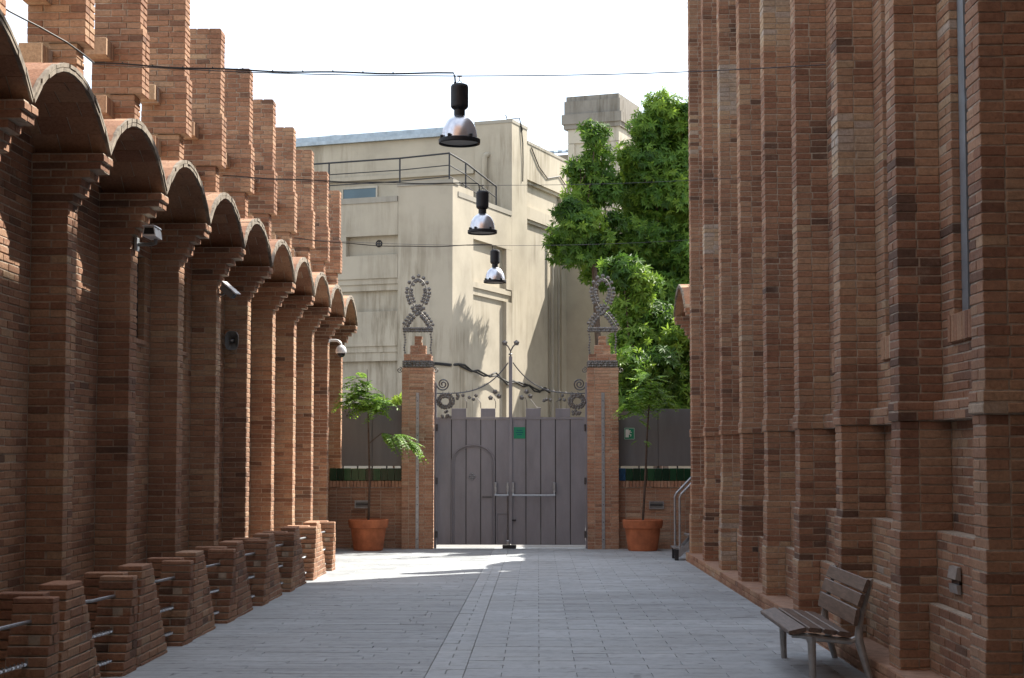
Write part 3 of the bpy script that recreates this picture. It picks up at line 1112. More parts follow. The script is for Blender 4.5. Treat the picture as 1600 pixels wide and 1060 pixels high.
def gate_pier(cx, where):
    root = thing('gate_pier', 'brick gate pier topped by iron flower garland, %s' % where, 'gate pier', (cx, GY + 0.3, GZ), 'piers either side of the grey gate')
    core, bs = MB(), []
    hw = 0.325
    zt = 3.42
    y0, y1 = GY, GY + 0.62
    brick_box(cx - hw, cx + hw, y0, y1, GZ - 0.05, zt, core, bs, 0.03)
    steps = [(0.285, zt + 0.002, 3.71), (0.165, 3.71, 3.90), (0.078, 3.90, 4.10)]
    for (w, z0, z1) in steps:
        ym = (y0 + y1) / 2
        brick_box(cx - w, cx + w, ym - w, ym + w, z0, z1, core, bs, -0.05)
    sh = core.build('shaft', 'mortar', root)
    emit_bricks(bs, sh, 0, 'brick_pale')
    ym = (y0 + y1) / 2
    # band of stamped iron leaves round the foot of the steps
    m = MB()
    for i in range(16):
        for j in range(3):
            x = cx - 0.285 + 0.57 * i / 15
            rosette(m, (x + rnd.uniform(-.01, .01), ym - 0.30 + rnd.uniform(-.01, .01), zt + 0.03 + j * 0.045), 0.032, rnd.random())
    for s in (-1, 1):
        for i in range(12):
            for j in range(3):
                rosette(m, (cx + s * 0.295, ym - 0.28 + 0.56 * i / 11, zt + 0.03 + j * 0.045), 0.03, rnd.random())
    m.build('leaf_band', 'ornament_iron', root)
    # small scrolls at the corners
    for s in (-1, 1):
        MB().tube(spiral(cx + s * (hw + 0.06), zt - 0.05, 0.065, 1.5, s, ym - 0.2, math.pi / 2 if s > 0 else math.pi / 2, 24, 0.01), 0.010, 5).build('scroll', 'ornament_iron', root)
    # twisted posts, wreath bar and garland loop
    zb, zw = 3.70, 4.18
    for s in (-1, 1):
        m = MB()
        m.tube([(cx + s * 0.275, ym - 0.2, zt), (cx + s * 0.275, ym - 0.2, zw)], 0.009, 5)
        for i in range(9):
            z = zb - 0.02 + i * 0.055
            a = i * 1.1
            rosette(m, (cx + s * 0.275 + 0.012 * math.cos(a), ym - 0.21, z), 0.025, a)
        m.build('twisted_post', 'ornament_iron', root)
    m = MB()
    m.tube([(cx - 0.30, ym - 0.2, zw + 0.04), (cx + 0.30, ym - 0.2, zw + 0.04)], 0.02, 6)
    for i in range(15):
        for j in range(2):
            rosette(m, (cx - 0.29 + 0.58 * i / 14 + rnd.uniform(-.008, .008), ym - 0.225 + rnd.uniform(-.01, .01), zw + 0.012 + j * 0.05), 0.036, rnd.random())
    m.build('wreath_bar', 'ornament_iron', root)
    m = MB()
    path = []
    for i in range(61):            # legs cross and close in a drop-shaped loop
        t = i / 60
        if t < 0.25:
            q = t / 0.25
            x, z = -0.29 + 0.32 * q ** 1.15, 4.27 + 0.37 * (1 - (1 - q) ** 1.4)
        elif t > 0.75:
            q = (1 - t) / 0.25
            x, z = 0.29 - 0.32 * q ** 1.15, 4.27 + 0.37 * (1 - (1 - q) ** 1.4)
        else:
            q = (t - 0.25) / 0.5
            a = -math.pi / 2 + 2 * math.pi * q
            rx = 0.185 * (0.55 + 0.45 * min(1, (1 - math.cos(2 * math.pi * q)) * 0.9))
            x, z = rx * math.cos(a) , 4.64 + 0.33 * (1 + math.sin(a))
        path.append(Vector((cx + x, ym - 0.2, z)))
    m.tube(path, 0.013, 5)
    d = 0.0
    for i in range(1, len(path)):
        d += (path[i] - path[i - 1]).length
        if d > 0.066:
            d = 0
            dr = (path[i] - path[i - 1]).normalized()
            nn = Vector((dr.z, 0, -dr.x))
            for s in (-1, 1):
                p = path[i] + nn * s * (0.056 if s > 0 else 0.042)
                rosette(m, (p.x, p.y - 0.01, p.z), 0.047 if s > 0 else 0.040, rnd.random())
    m.build('garland', 'ornament_iron', root)
    # flat steel strap with bolts up the face
    sx = cx + (0.005 if cx < 0 else 0.0)
    st = MB().bbox(sx - 0.034, sx + 0.034, GY - 0.016, GY - 0.004, GZ + 0.002, gzz(614), 0.003).build('strap', 'galvanised', root)
    for i in range(9):
        MB().lathe((sx, GY - 0.016, GZ + 0.2 + i * 0.36), [(0.011, 0), (0.011, -0.007), (0.006, -0.010)], 8, axis='y').build('bolt', 'dark_metal', st)
gate_pier(gx(652), 'beside the wicket door leaf')
gate_pier(gx(942), 'beside the leaf with the green notice')

# ---- gate
gx0, gx1 = gx(680), gx(916)
gc = gx(797.5)
zt, zb = gzz(652), GZ + 0.075
gate = thing('metal_gate', 'dark grey sheet metal double gate with arched wicket door and iron flowers on top', 'gate', (gc, GY + 0.3, GZ))
gy = GY + 0.26
def leaf(x0, x1, n, merl):
    w = (x1 - x0) / n
    fr = MB()
    fr.box(x0, x1, gy + 0.012, gy + 0.05, zb, zb + 0.05).box(x0, x1, gy - 0.012, gy + 0.03, zt - 0.04, zt)
    fr.box(x0, x0 + 0.03, gy - 0.014, gy + 0.034, zb, zt + 0.001).box(x1 - 0.03, x1, gy - 0.014, gy + 0.034, zb, zt + 0.001)
    lf = fr.build('leaf', 'gate_paint', gate)
    for i in range(n):
        a, b = x0 + i * w, x0 + (i + 1) * w
        MB().bbox(a + 0.010, b - 0.010, gy, gy + 0.012 + 0.0, zb + 0.006, zt - 0.042, 0.003).build('plank', 'gate_paint', lf)
        rib = MB()
        if i > 0:
            rib.box(a - 0.0095, a + 0.0095, gy + 0.004, gy + 0.03, zb + 0.008, zt - 0.044)
            rib.build('seam', 'dark_metal', lf)
        if i in merl:
            MB().bbox(a, b, gy - 0.006, gy + 0.016, zt + 0.002, zt + 0.185, 0.003).build('merlon', 'gate_paint', lf)
    return lf
lf1 = leaf(gx0 + 0.02, gc - 0.012, 5, (1, 3))
lf2 = leaf(gc + 0.012, gx1 - 0.02, 5, (1, 3))
# side posts and centre mullion
MB().bbox(gx0 - 0.035, gx0 + 0.016, gy - 0.03, gy + 0.04, GZ + 0.002, gzz(597), 0.004).build('post', 'gate_paint', gate)
MB().bbox(gx1 - 0.016, gx1 + 0.035, gy - 0.03, gy + 0.04, GZ + 0.002, gzz(597), 0.004).build('post', 'gate_paint', gate)
mul_ = MB().bbox(gc - 0.036, gc + 0.036, gy - 0.045, gy - 0.016, zb + 0.02, gzz(556), 0.005).build('mullion', 'gate_paint', gate)
m = MB()
for s in (-1, 1):
    m.tube([(gc, gy - 0.03, gzz(557)), (gc, gy - 0.03, gzz(548)), (gc + s * 0.05, gy - 0.03, gzz(541)), (gc + s * 0.12, gy - 0.03, gzz(535))], 0.016, 6)
    rosette(m, (gc + s * 0.125, gy - 0.05, gzz(535)), 0.066, 0.3)
m.lathe((gc, gy - 0.03, gzz(553)), [(0.03, -0.02), (0.045, 0.0), (0.03, 0.02)], 10)
m.build('finial', 'ornament_iron', mul_)
# floor stop under the meeting stiles
MB().bbox(gc - 0.17, gc + 0.12, gy - 0.06, gy + 0.06, GZ + 0.001, GZ + 0.07, 0.008).build('floor_stop', 'dark_metal', gate)
for lf_, hx in ((lf1, gx0 + 0.02), (lf2, gx1 - 0.02)):
    for hz_ in (zb + 0.22, (zb + zt) / 2, zt - 0.22):
        MB().lathe((hx, gy - 0.03, hz_), [(0.02, -0.07), (0.024, -0.06), (0.024, 0.06), (0.02, 0.07)], 10).build('hinge', 'iron', lf_)
# wicket door outline
wx0, wx1, wz = gx(705.5), gx(772), gzz(695.5)
rw_ = (wx1 - wx0) / 2
wc = (wx0 + wx1) / 2
for off, r in ((0.0, 0.016), (0.045, 0.010)):
    pts = [(wx0 + off, gy - 0.012, zb + 0.01), (wx0 + off, gy - 0.012, wz - rw_ * 0.8)]
    for i in range(1, 24):
        a = math.pi * (1 - i / 24)
        pts.append((wc + (rw_ - off) * math.cos(a), gy - 0.012, wz - rw_ * 0.8 + (rw_ - off) * 0.8 * math.sin(a)))
    pts += [(wx1 - off, gy - 0.012, wz - rw_ * 0.8), (wx1 - off, gy - 0.012, zb + 0.01)]
    MB().tube(pts, r, 5).build('wicket_frame', 'gate_paint', lf1)
# quatrefoil emblem on the wicket
m = MB()
ex, ez = gx(737), gzz(745)
for i in range(4):
    a = i * math.pi / 2
    cx_, cz_ = ex + 0.042 * math.cos(a), ez + 0.042 * math.sin(a)
    ring = [(cx_ + 0.026 * math.cos(t * math.pi / 6), gy - 0.012, cz_ + 0.026 * math.sin(t * math.pi / 6)) for t in range(13)]
    m.tube(ring, 0.008, 4)
m.tube([(ex - 0.028, gy - 0.010, ez), (ex, gy - 0.010, ez + 0.028), (ex + 0.028, gy - 0.010, ez), (ex, gy - 0.010, ez - 0.028), (ex - 0.028, gy - 0.010, ez)], 0.005, 4)
m.build('emblem', 'steel', lf1)
MB().bbox(gx(753), gx(770), gy - 0.02, gy - 0.002, gzz(778), gzz(775.5), 0.004).build('bolt', 'iron', lf1)
# low service hatch
hx0, hx1, hz = gx(776.5), gx(794), gzz(803)
m = MB()
m.tube([(hx0, gy - 0.008, zb + 0.02), (hx0, gy - 0.008, hz), (hx1, gy - 0.008, hz)], 0.011, 5)
m.build('hatch_frame', 'gate_paint', lf1)
# panic bars
def panic(xa, xb, leaf_, rod):
    z0, zr = gzz(754), gzz(774)
    for x in (xa, xb):
        a = MB()
        a.bbox(x - 0.028, x + 0.028, gy - 0.075, gy - 0.001, zr + 0.06, z0, 0.01)
        a.tube([(x, gy - 0.05, zr + 0.08), (x, gy - 0.10, zr)], 0.018, 8)
        a.build('panic_bar_end', 'galvanised', leaf_)
    MB().tube([(xa - 0.02, gy - 0.10, zr), (xb + 0.02, gy - 0.10, zr)], 0.018, 8).build('panic_bar', 'steel', leaf_)
    if rod:
        MB().tube([(xb, gy - 0.055, zr + 0.06), (xb, gy - 0.055, zb + 0.06)], 0.011, 6).build('floor_rod', 'iron', leaf_)
        MB().bbox(xb - 0.03, xb + 0.03, gy - 0.09, gy - 0.02, zb + 0.005, zb + 0.10, 0.012).build('rod_shoe', 'steel', leaf_)
panic(gx(774), gx(793), lf1, True)
panic(gx(801.5), gx(866), lf2, False)
MB().bbox(gx(800), gx(806), gy - 0.06, gy - 0.001, gzz(814.5), gzz(812), 0.005).build('handle', 'dark_metal', lf2)
# green notice on the right leaf
nt = MB().bbox(gx(802.5), gx(820.5), gy - 0.010, gy - 0.001, gzz(685.5), gzz(667.5), 0.002).build('notice', 'green_sign', lf2)
nt['label'] = 'square green notice with faint lines'
m = MB()
for i, wd in enumerate((0.12, 0.15, 0.10)):
    z = gzz(673) - i * 0.045
    m.box(gx(811.5) - wd / 2, gx(811.5) + wd / 2, gy - 0.013, gy - 0.0105, z, z + 0.012)
m.build('print', 'tile_blue', nt)
# iron sweep, scrolls and flowers above the leaves
for s in (-1, 1):
    sw = MB()
    xa = gc + s * 0.05
    xb = gx0 + 0.02 if s < 0 else gx1 - 0.02
    pts = []
    for i in range(25):
        t = i / 24
        x = xa + (xb - xa) * t
        z = gzz(614.5) + (gzz(566) - gzz(614.5)) * (1 - t) ** 3.4
        pts.append((x, gy - 0.01, z))
    sw.tube(pts, 0.014, 6)
    for i in range(8, 23, 2):
        p = pts[i]
        sw.tube([p, (p[0] - s * 0.02 - 0.02, p[1] - 0.01, p[2] + 0.045)], [0.007, 0.002], 4)
    sw.build('sweep', 'iron', gate)
    xs_ = gx(691) if s < 0 else gx(906)
    sp = spiral(xs_, gzz(600), 0.135, 2.2, -s, gy, math.pi if s < 0 else 0.0, 54, 0.02)
    px_ = gx0 + 0.0 if s < 0 else gx1
    m = MB()
    m.tube([(px_, gy, gzz(655)), (px_, gy, gzz(605))] + sp, 0.017, 6)
    m.build('scroll', 'iron', gate)
    fl = MB()
    if s < 0:
        ring_c, flowers = (gx(695), gzz(627)), [(715, 619), (713.5, 622.5), (722.5, 617.5), (714, 617), (732.5, 621), (739, 624), (743, 618), (766, 621.5), (773, 612), (779.5, 619), (707, 630), (702.5, 616)]
        stems = [((704.5, 638), (704.5, 626), (707, 622)), ((728.5, 638), (728.5, 628), (724, 621)), ((750.5, 638), (750.5, 629), (744, 621)), ((774, 638), (774, 628), (771, 622))]
    else:
        ring_c, flowers = (gx(902), gzz(627)), [(815, 621), (822.5, 612), (828.5, 619), (854, 624), (860, 625), (850, 626), (875, 624), (882, 625), (879, 618), (890, 623), (893, 618)]
        stems = [((823, 638), (823, 628), (821, 621)), ((846, 638), (838, 636), (828, 622)), ((869, 638), (869, 628), (875, 624)), ((892, 638), (892, 628), (890, 624))]
    for (fx_, fz_) in flowers:
        rosette(fl, (gx(fx_), gy - 0.02, gzz(fz_)), 0.058 if 760 < fx_ < 832 else 0.042, rnd.random())
    for i in range(20):
        a = 2 * math.pi * i / 20
        for rr in (0.115, 0.17):
            rosette(fl, (ring_c[0] + rr * math.cos(a + rr) + rnd.uniform(-.012, .012), gy - 0.02 + rnd.uniform(-.01, .01), ring_c[1] + rr * math.sin(a + rr) * 0.85), 0.036, rnd.random())
    for i in range(9):
        rosette(fl, (ring_c[0] + s * (-0.02) + rnd.uniform(-.09, .09), gy - 0.02, ring_c[1] - 0.19 - rnd.uniform(0, 0.14)), 0.036, rnd.random())
    for sm in stems:
        fl.tube([(gx(a), gy, gzz(b)) for a, b in sm], 0.008, 4)
    fl.build('iron_flowers', 'ornament_iron', gate, stuff=True)

# ---- low garden walls with green tiles and sheet screens
def garden_wall(px0, px1, label, screen_top, scr0, scr1, blue):
    x0, x1 = gx(px0), gx(px1)
    root = thing('garden_wall', label, 'wall', ((x0 + x1) / 2, GY + 0.4, GZ), 'low walls beside the gate')
    core, bs = MB(), []
    ya = GY + 0.20
    ztop = gzz(762)
    brick_box(x0, x1, ya, ya + 0.30, GZ - 0.05, ztop, core, bs, 0.02)
    w = core.build('wall', 'mortar', root)
    emit_bricks(bs, w, 0, 'brick_pale')
    n = max(4, round((x1 - x0) / 0.072))
    for i in range(n):
        a = x0 + (x1 - x0) * i / n
        MB().bbox(a + 0.004, a + (x1 - x0) / n - 0.004, ya - 0.03 + rnd.uniform(-.003, .003), ya + 0.32, ztop + 0.003, gzz(752), 0.006, tone_at((a, ya, 1))).build('cap_brick', 'brick_pale', w)
    zt0, zt1 = gzz(752) + 0.004, gzz(732)
    bed = MB().box(x0, x1, ya + 0.035, ya + 0.27, zt0 - 0.002, zt1 - 0.004).build('tile_bed', 'mortar', root)
    nt_ = max(4, round((x1 - x0) / 0.152))
    for i in range(nt_):
        a = x0 + (x1 - x0) * i / nt_
        wd = (x1 - x0) / nt_
        y = ya + 0.012 + rnd.uniform(-.004, .004)
        bl = blue and i == 0
        MB().bbox(a + 0.003, a + wd - 0.003, y, y + 0.03, zt0 + 0.003, zt1 + rnd.uniform(-.003, .002), 0.006, rnd.random()).build('tile', 'tile_blue' if bl else 'green_tile', bed)
    sx0, sx1 = gx(scr0), gx(scr1)
    zs0, zs1 = gzz(728.5), gzz(screen_top)
    np_ = 2
    for i in range(np_):
        a, b = sx0 + (sx1 - sx0) * i / np_, sx0 + (sx1 - sx0) * (i + 1) / np_
        MB().bbox(a + 0.003, b - 0.003, ya + 0.12, ya + 0.15, zs0, zs1, 0.004).build('screen_panel', 'screen_sheet', root)
    for i in range(np_ * 2 + 1):
        a = sx0 + 0.03 + (sx1 - sx0 - 0.06) * i / (np_ * 2)
        MB().box(a - 0.015, a + 0.015, ya + 0.152, ya + 0.19, zt1 - 0.02, zs1 - 0.03).build('post', 'dark_metal', root)
garden_wall(513, 627.5, 'low brick wall with green tile course and grey sheet screen, under the dome camera', 633, 531, 627.5, False)
garden_wall(966.5, 1092, 'low brick wall with green tile course carrying the running man sign', 639, 967, 1092, True)

def wall_light(px0, px1, py0, py1, y, label):
    x0, x1, z0, z1 = gx(px0, y), gx(px1, y), gzz(py1, y), gzz(py0, y)
    r = thing('wall_light', label, 'wall light', ((x0 + x1) / 2, y, z0), 'recessed wall lights')
    m = MB()
    t = 0.022
    m.box(x0, x1, y - 0.03, y - 0.004, z1 - t, z1).box(x0, x1, y - 0.03, y - 0.004, z0, z0 + t)
    m.box(x0, x0 + t, y - 0.03, y - 0.004, z0 + t, z1 - t).box(x1 - t, x1, y - 0.03, y - 0.004, z0 + t, z1 - t)
    m.build('housing', 'galvanised', r)
    MB().box(x0 + t, x1 - t, y - 0.012, y - 0.005, z0 + t, z1 - t).build('diffuser', 'grey_plastic', r)
    zc = (z0 + z1) / 2
    MB().hexa([(x0 + t, y - 0.035, zc), (x1 - t, y - 0.035, zc), (x1 - t, y - 0.012, zc - 0.004), (x0 + t, y - 0.012, zc - 0.004),
               (x0 + t, y - 0.035, zc + 0.012), (x1 - t, y - 0.035, zc + 0.012), (x1 - t, y - 0.012, zc + 0.02), (x0 + t, y - 0.012, zc + 0.02)]).build('louvre', 'dark_metal', r)
wall_light(555, 577.5, 782, 794, GY + 0.192, 'grey box light on the wall behind the pot with a sideways lower branch')
wall_light(1013, 1036, 783, 795, GY + 0.192, 'grey box light on the wall below the running man sign')
# light on the right hall's side wall
r = thing('side_wall_light', 'small angled metal step light on the tall hall behind the bench', 'wall light', (3.03, 12.2, 0.6))
yl, zl = 12.30, 0.76
xl = 3.066
m = MB()
m.hexa([(xl - 0.045, yl - 0.12, zl), (xl - 0.004, yl - 0.12, zl - 0.01), (xl - 0.004, yl + 0.12, zl - 0.01), (xl - 0.045, yl + 0.12, zl),
        (xl - 0.03, yl - 0.12, zl + 0.085), (xl - 0.004, yl - 0.12, zl + 0.09), (xl - 0.004, yl + 0.12, zl + 0.09), (xl - 0.03, yl + 0.12, zl + 0.085)])
m.build('hood', 'cast_aluminium', r)
m = MB()
m.hexa([(xl - 0.028, yl - 0.12, zl - 0.105), (xl - 0.004, yl - 0.12, zl - 0.11), (xl - 0.004, yl + 0.12, zl - 0.11), (xl - 0.028, yl + 0.12, zl - 0.105),
        (xl - 0.036, yl - 0.12, zl - 0.04), (xl - 0.004, yl - 0.12, zl - 0.04), (xl - 0.004, yl + 0.12, zl - 0.04), (xl - 0.036, yl + 0.12, zl - 0.04)])
m.build('lower_hood', 'cast_aluminium', r)
MB().box(xl - 0.014, xl - 0.005, yl - 0.11, yl + 0.11, zl - 0.04, zl - 0.008).build('lens', 'black_plastic', r)

# running man exit sign
ysg = GY + 0.318
r = thing('exit_sign', 'small green and white running man exit sign on the grey screen', 'sign', (gx(984), ysg, gzz(687)))
x0, x1, z0, z1 = gx(976), gx(992.5), gzz(687), gzz(668.5)
MB().bbox(x0, x1, ysg - 0.012, ysg - 0.001, z0, z1, 0.002).build('plate', 'green_sign', r)
m = MB()
t = 0.006
yy0, yy1 = ysg - 0.015, ysg - 0.0125
m.box(x0 + t, x1 - t, yy0, yy1, z1 - 2 * t, z1 - t).box(x0 + t, x1 - t, yy0, yy1, z0 + t, z0 + 2 * t)
m.box(x0 + t, x0 + 2 * t, yy0, yy1, z0 + 2 * t, z1 - 2 * t).box(x1 - 2 * t, x1 - t, yy0, yy1, z0 + 2 * t, z1 - 2 * t)
m.build('border', 'sign_white', r)
MB().box(x0 + 0.028, x0 + 0.098, yy0, yy1, z0 + 0.045, z1 - 0.035).build('doorway', 'sign_white', r)
m = MB()
cx_, cz_ = x0 + 0.115, z0 + 0.15
m.lathe((cx_ + 0.005, yy0 - 0.002, cz_ + 0.035), [(0.014, 0), (0.014, 0.004)], 10, axis='y')
for pts in ([(0, 0.02), (-0.012, -0.03)], [(-0.012, -0.03), (0.03, -0.055), (0.02, -0.085)], [(-0.012, -0.03), (-0.03, -0.06), (-0.055, -0.06)],
            [(0, 0.015), (0.03, -0.005), (0.045, 0.005)], [(0, 0.015), (-0.03, 0.005), (-0.035, -0.02)]):
    m.tube([(cx_ + a, yy0 - 0.001, cz_ + b) for a, b in pts], 0.0085, 5)
m.build('running_figure', 'sign_white', r)

# ------------------------------------------------------------------ potted saplings
def frond(m, base, dirv, length, droop, ll, pairs):
    d = Vector(dirv).normalized()
    side = d.cross(Vector((0, 0, 1)))
    if side.length < 1e-3:
        side = Vector((1, 0, 0))
    side.normalize()
    p = Vector(base)
    prev = p.copy()
    pts = [p.copy()]
    for i in range(1, pairs + 1):
        t = i / pairs
        q = Vector(base) + d * (length * t) + Vector((0, 0, -droop * length * t * t))
        pts.append(q)
        fw = (q - prev).normalized()
        prev = q
        if t < 0.18:
            continue
        s_ = ll * (0.55 + 0.45 * math.sin(math.pi * min(1, t * 1.05))) * rnd.uniform(0.8, 1.2)
        for sg in (-1, 1):
            tip = q + side * sg * s_ + fw * s_ * 0.35 + Vector((0, 0, -s_ * rnd.uniform(0.05, 0.45)))
            mid = (q + tip) / 2 + Vector((0, 0, s_ * 0.05))
            w = fw * s_ * 0.27
            m.add([q, mid + w, tip, mid - w], [(0, 1, 2, 3)], min(1, max(0, rnd.gauss(0.55, 0.25))))
    m.tube(pts, [0.004] * len(pts), 3, 0.3, caps=False)

def sapling(px, kind, label_pot, label_tree):
    y = 34.25
    cx = gx(px, y)
    zg = gz(y)
    pot = thing('terracotta_pot', label_pot, 'plant pot', (cx, y, zg), 'terracotta pots by the gate')
    s = 1.0
    b = MB().lathe((cx, y, zg), [(0.285, 0.0), (0.30, 0.02), (0.335, 0.25), (0.365, 0.46), (0.33, 0.46)], 32).build('body', 'terracotta', pot, smooth=False)
    MB().lathe((cx, y, zg), [(0.362, 0.455), (0.395, 0.465), (0.412, 0.55), (0.418, 0.62), (0.405, 0.635), (0.375, 0.635), (0.365, 0.58)], 32, cap0=False, cap1=False).build('rim', 'terracotta', pot)
    MB().lathe((cx, y, zg), [(0.36, 0.52), (0.37, 0.575), (0.1, 0.59)], 20).build('soil', 'soil', pot)
    tr = thing('potted_sapling', label_tree, 'sapling', (cx, y, zg + 0.58), 'saplings in pots by the gate')
    tm = MB()
    lean = 0.0 if kind == 0 else 0.16
    ht = 2.42
    base = Vector((cx, y, zg + 0.57))
    pts = []
    for i in range(12):
        t = i / 11
        pts.append(base + Vector((lean * t ** 1.3 + 0.015 * math.sin(5 * t), 0.02 * math.sin(4 * t), ht * t)))
    tm.tube(pts, [0.027 - 0.012 * i / 11 for i in range(12)], 7)
    top = pts[-1]
    if kind == 0:
        tm.tube([top, top + Vector((-0.02, 0, 0.40)), top + Vector((-0.03, 0, 0.72))], [0.014, 0.010, 0.006], 5)
    else:
        tm.tube([top, top + Vector((0.03, 0, 0.30)), top + Vector((0.05, 0.0, 0.55))], [0.014, 0.010, 0.006], 5)
    tm.build('stem', 'bark', tr)
    lm = MB()
    def tuft(c, n, length, spread, zlo, zhi, ll=0.085):
        for i in range(n):
            a = rnd.uniform(0, 2 * math.pi)
            d = Vector((math.cos(a) * spread, math.sin(a) * spread * 0.8, rnd.uniform(zlo, zhi)))
            frond(lm, Vector(c) + Vector((rnd.gauss(0, .09), rnd.gauss(0, .09), rnd.gauss(0, .11))), d, length * rnd.uniform(0.45, 1.05), rnd.uniform(0.05, 0.55), ll * rnd.uniform(0.9, 1.45), rnd.randint(6, 9))
    if kind == 0:
        tuft(top + Vector((0.0, 0, 0.02)), 44, 0.56, 1.0, -0.15, 0.45)
        tuft(top + Vector((-0.18, 0, 0.16)), 34, 0.46, 1.0, -0.1, 0.5)
        tuft(top + Vector((0.22, 0, 0.0)), 26, 0.44, 1.0, -0.2, 0.3)
        tuft(top + Vector((-0.16, 0, 0.45)), 26, 0.38, 1.0, -0.2, 0.4)
        tuft(top + Vector((-0.34, 0, 0.05)), 20, 0.36, 1.0, -0.3, 0.2)
        # sideways lower branch
        br = MB()
        p0 = base + Vector((0.01, 0, 1.62))
        p1, p2, p3 = p0 + Vector((0.25, -0.05, 0.20)), p0 + Vector((0.52, -0.08, 0.18)), p0 + Vector((0.80, -0.1, 0.02))
        br.tube([p0, p1, p2, p3], [0.012, 0.010, 0.008, 0.005], 5)
        br.build('branch', 'bark', tr)
        for c, n in ((p1, 15), (p2, 20), (p3, 16)):
            for i in range(n):
                a = rnd.uniform(-1.2, 1.2)
                frond(lm, c, Vector((math.cos(a), math.sin(a), rnd.uniform(-0.5, 0.2))), rnd.uniform(0.28, 0.48), rnd.uniform(0.3, 0.8), 0.085, 9)
    else:
        tuft(top + Vector((-0.12, 0, 0.05)), 36, 0.52, 1.0, -0.15, 0.4)
        tuft(top + Vector((0.12, 0, 0.25)), 28, 0.48, 1.0, -0.2, 0.4)
        tuft(top + Vector((-0.02, 0, 0.52)), 24, 0.42, 1.0, -0.25, 0.35)
        tuft(top + Vector((-0.34, 0, -0.10)), 22, 0.42, 1.0, -0.3, 0.15)
        tuft(top + Vector((0.36, 0.1, 0.05)), 8, 0.42, 1.0, -0.3, 0.2)
        tuft(base + Vector((0.05, 0, 1.72)), 3, 0.22, 1.0, -0.3, 0.1, 0.06)
    lm.build('foliage', 'sapling_leaf', tr)
sapling(576.5, 0, 'round terracotta pot holding the sapling with a sideways lower branch', 'feathery green sapling with a sideways lower branch in terracotta pot')
sapling(1003, 1, 'round terracotta pot holding the leaning bare-stemmed sapling', 'leaning sapling with bare stem and light green top in terracotta pot')

# ------------------------------------------------------------------ pendant lamps on cables
ACH = -4.345
def pendant(i, y, order):
    cx, zr = -0.757, 4.665
    root = thing('pendant_lamp', 'dome pendant lamp with black housing on a cable, %s from the gate' % order, 'lamp', (cx, y, zr), 'pendant lamps over the yard')
    MB().lathe((cx, y, zr), [(0.186, 0.012), (0.200, 0.0), (0.203, 0.012), (0.203, 0.042), (0.190, 0.05), (0.172, 0.05), (0.172, 0.012)], 36, cap0=False, cap1=False).build('rim', 'lamp_black', root)
    MB().lathe((cx, y, zr), [(0.182, 0.016), (0.182, 0.020)], 30).build('glass', 'grey_plastic', root)
    prof = []
    for q in range(13):
        t = q / 12
        prof.append((0.172 * math.sqrt(1 - 0.87 * t ** 2.3), 0.045 + 0.225 * t))
    MB().lathe((cx, y, zr), prof, 36, cap0=False, cap1=False).build('reflector', 'spun_aluminium', root, smooth=True)
    MB().lathe((cx, y, zr), [(0.066, 0.262), (0.058, 0.272), (0.054, 0.28), (0.054, 0.335), (0.070, 0.345), (0.084, 0.362), (0.086, 0.375),
                             (0.086, 0.56), (0.078, 0.58), (0.05, 0.592)], 28).build('housing', 'lamp_black', root)
    for a in (0.6, 2.2, 3.6, 4.2, 5.4):
        MB().bbox(cx + 0.187 * math.cos(a) - 0.014, cx + 0.187 * math.cos(a) + 0.014, y + 0.187 * math.sin(a) - 0.014, y + 0.187 * math.sin(a) + 0.014, zr + 0.03, zr + 0.075, 0.004).build('clip', 'lamp_black', root)
    m = MB()
    ring = [(cx + 0.018 * math.cos(t * math.pi / 5), y, zr + 0.605 + 0.018 * math.sin(t * math.pi / 5)) for t in range(11)]
    m.tube(ring, 0.004, 5)
    m.tube([(cx, y, zr + 0.62), (cx, y, zr + 0.665)], 0.004, 5)
    m.box(cx - 0.022, cx + 0.022, y - 0.008, y + 0.008, zr + 0.66, zr + 0.674)
    m.build('hook', 'iron', root)
    MB().lathe((cx - 0.042, y, zr + 0.585), [(0.014, 0.0), (0.014, 0.02), (0.008, 0.03)], 10).build('cable_gland', 'lamp_black', root)
    zw = zr + 0.668
    # carrying wire, wall to wall
    w = MB()
    za, zb_ = zw + 0.13, zw + 0.10
    pts = []
    for q in range(21):
        t = q / 20
        x = ACH + (2.80 - ACH) * t
        tl = (cx - ACH) / (2.80 - ACH)
        z = za + (zw - za) * (t / tl) if t < tl else zw + (zb_ - zw) * ((t - tl) / (1 - tl))
        z -= 0.03 * math.sin(math.pi * (t / tl if t < tl else (t - tl) / (1 - tl)))
        pts.append((x, y, z))
    w.tube(pts, 0.0055 if i == 0 else 0.0035, 5)
    wo = w.build('carrying_wire', 'iron')
    tag(wo, 'thin wire spanning the yard that carries the pendant lamp %s from the gate' % order, 'wire', 'carrying wires over the yard')
    c = MB()
    pts = []
    for q in range(25):
        t = q / 24
        x = ACH + (cx - 0.06 - ACH) * t
        z = za + 0.012 + (zw + 0.012 - za) * t - (0.03 if i < 2 else 0.09) * math.sin(math.pi * t) + 0.006 * math.sin(21 * t + i)
        pts.append((x, y - 0.012, z))
    pts += [(cx - 0.046, y - 0.006, zr + 0.66), (cx - 0.042, y, zr + 0.61)]
    c.tube(pts, 0.0085 if i == 0 else 0.008, 6)
    if i == 0:
        for q in range(2, 22, 2):
            p = pts[q]
            c.tube([(p[0] - 0.006, p[1], p[2] + 0.012), (p[0] + 0.006, p[1], p[2] + 0.012)], 0.006, 5)
    co = c.build('power_cable', 'cable')
    tag(co, 'black power cable feeding the pendant lamp %s from the gate' % order, 'cable', 'power cables over the yard')
for i, (y, o) in enumerate(((16.0, 'third'), (22.72, 'second'), (29.5, 'first'))):
    pendant(i, y, o)
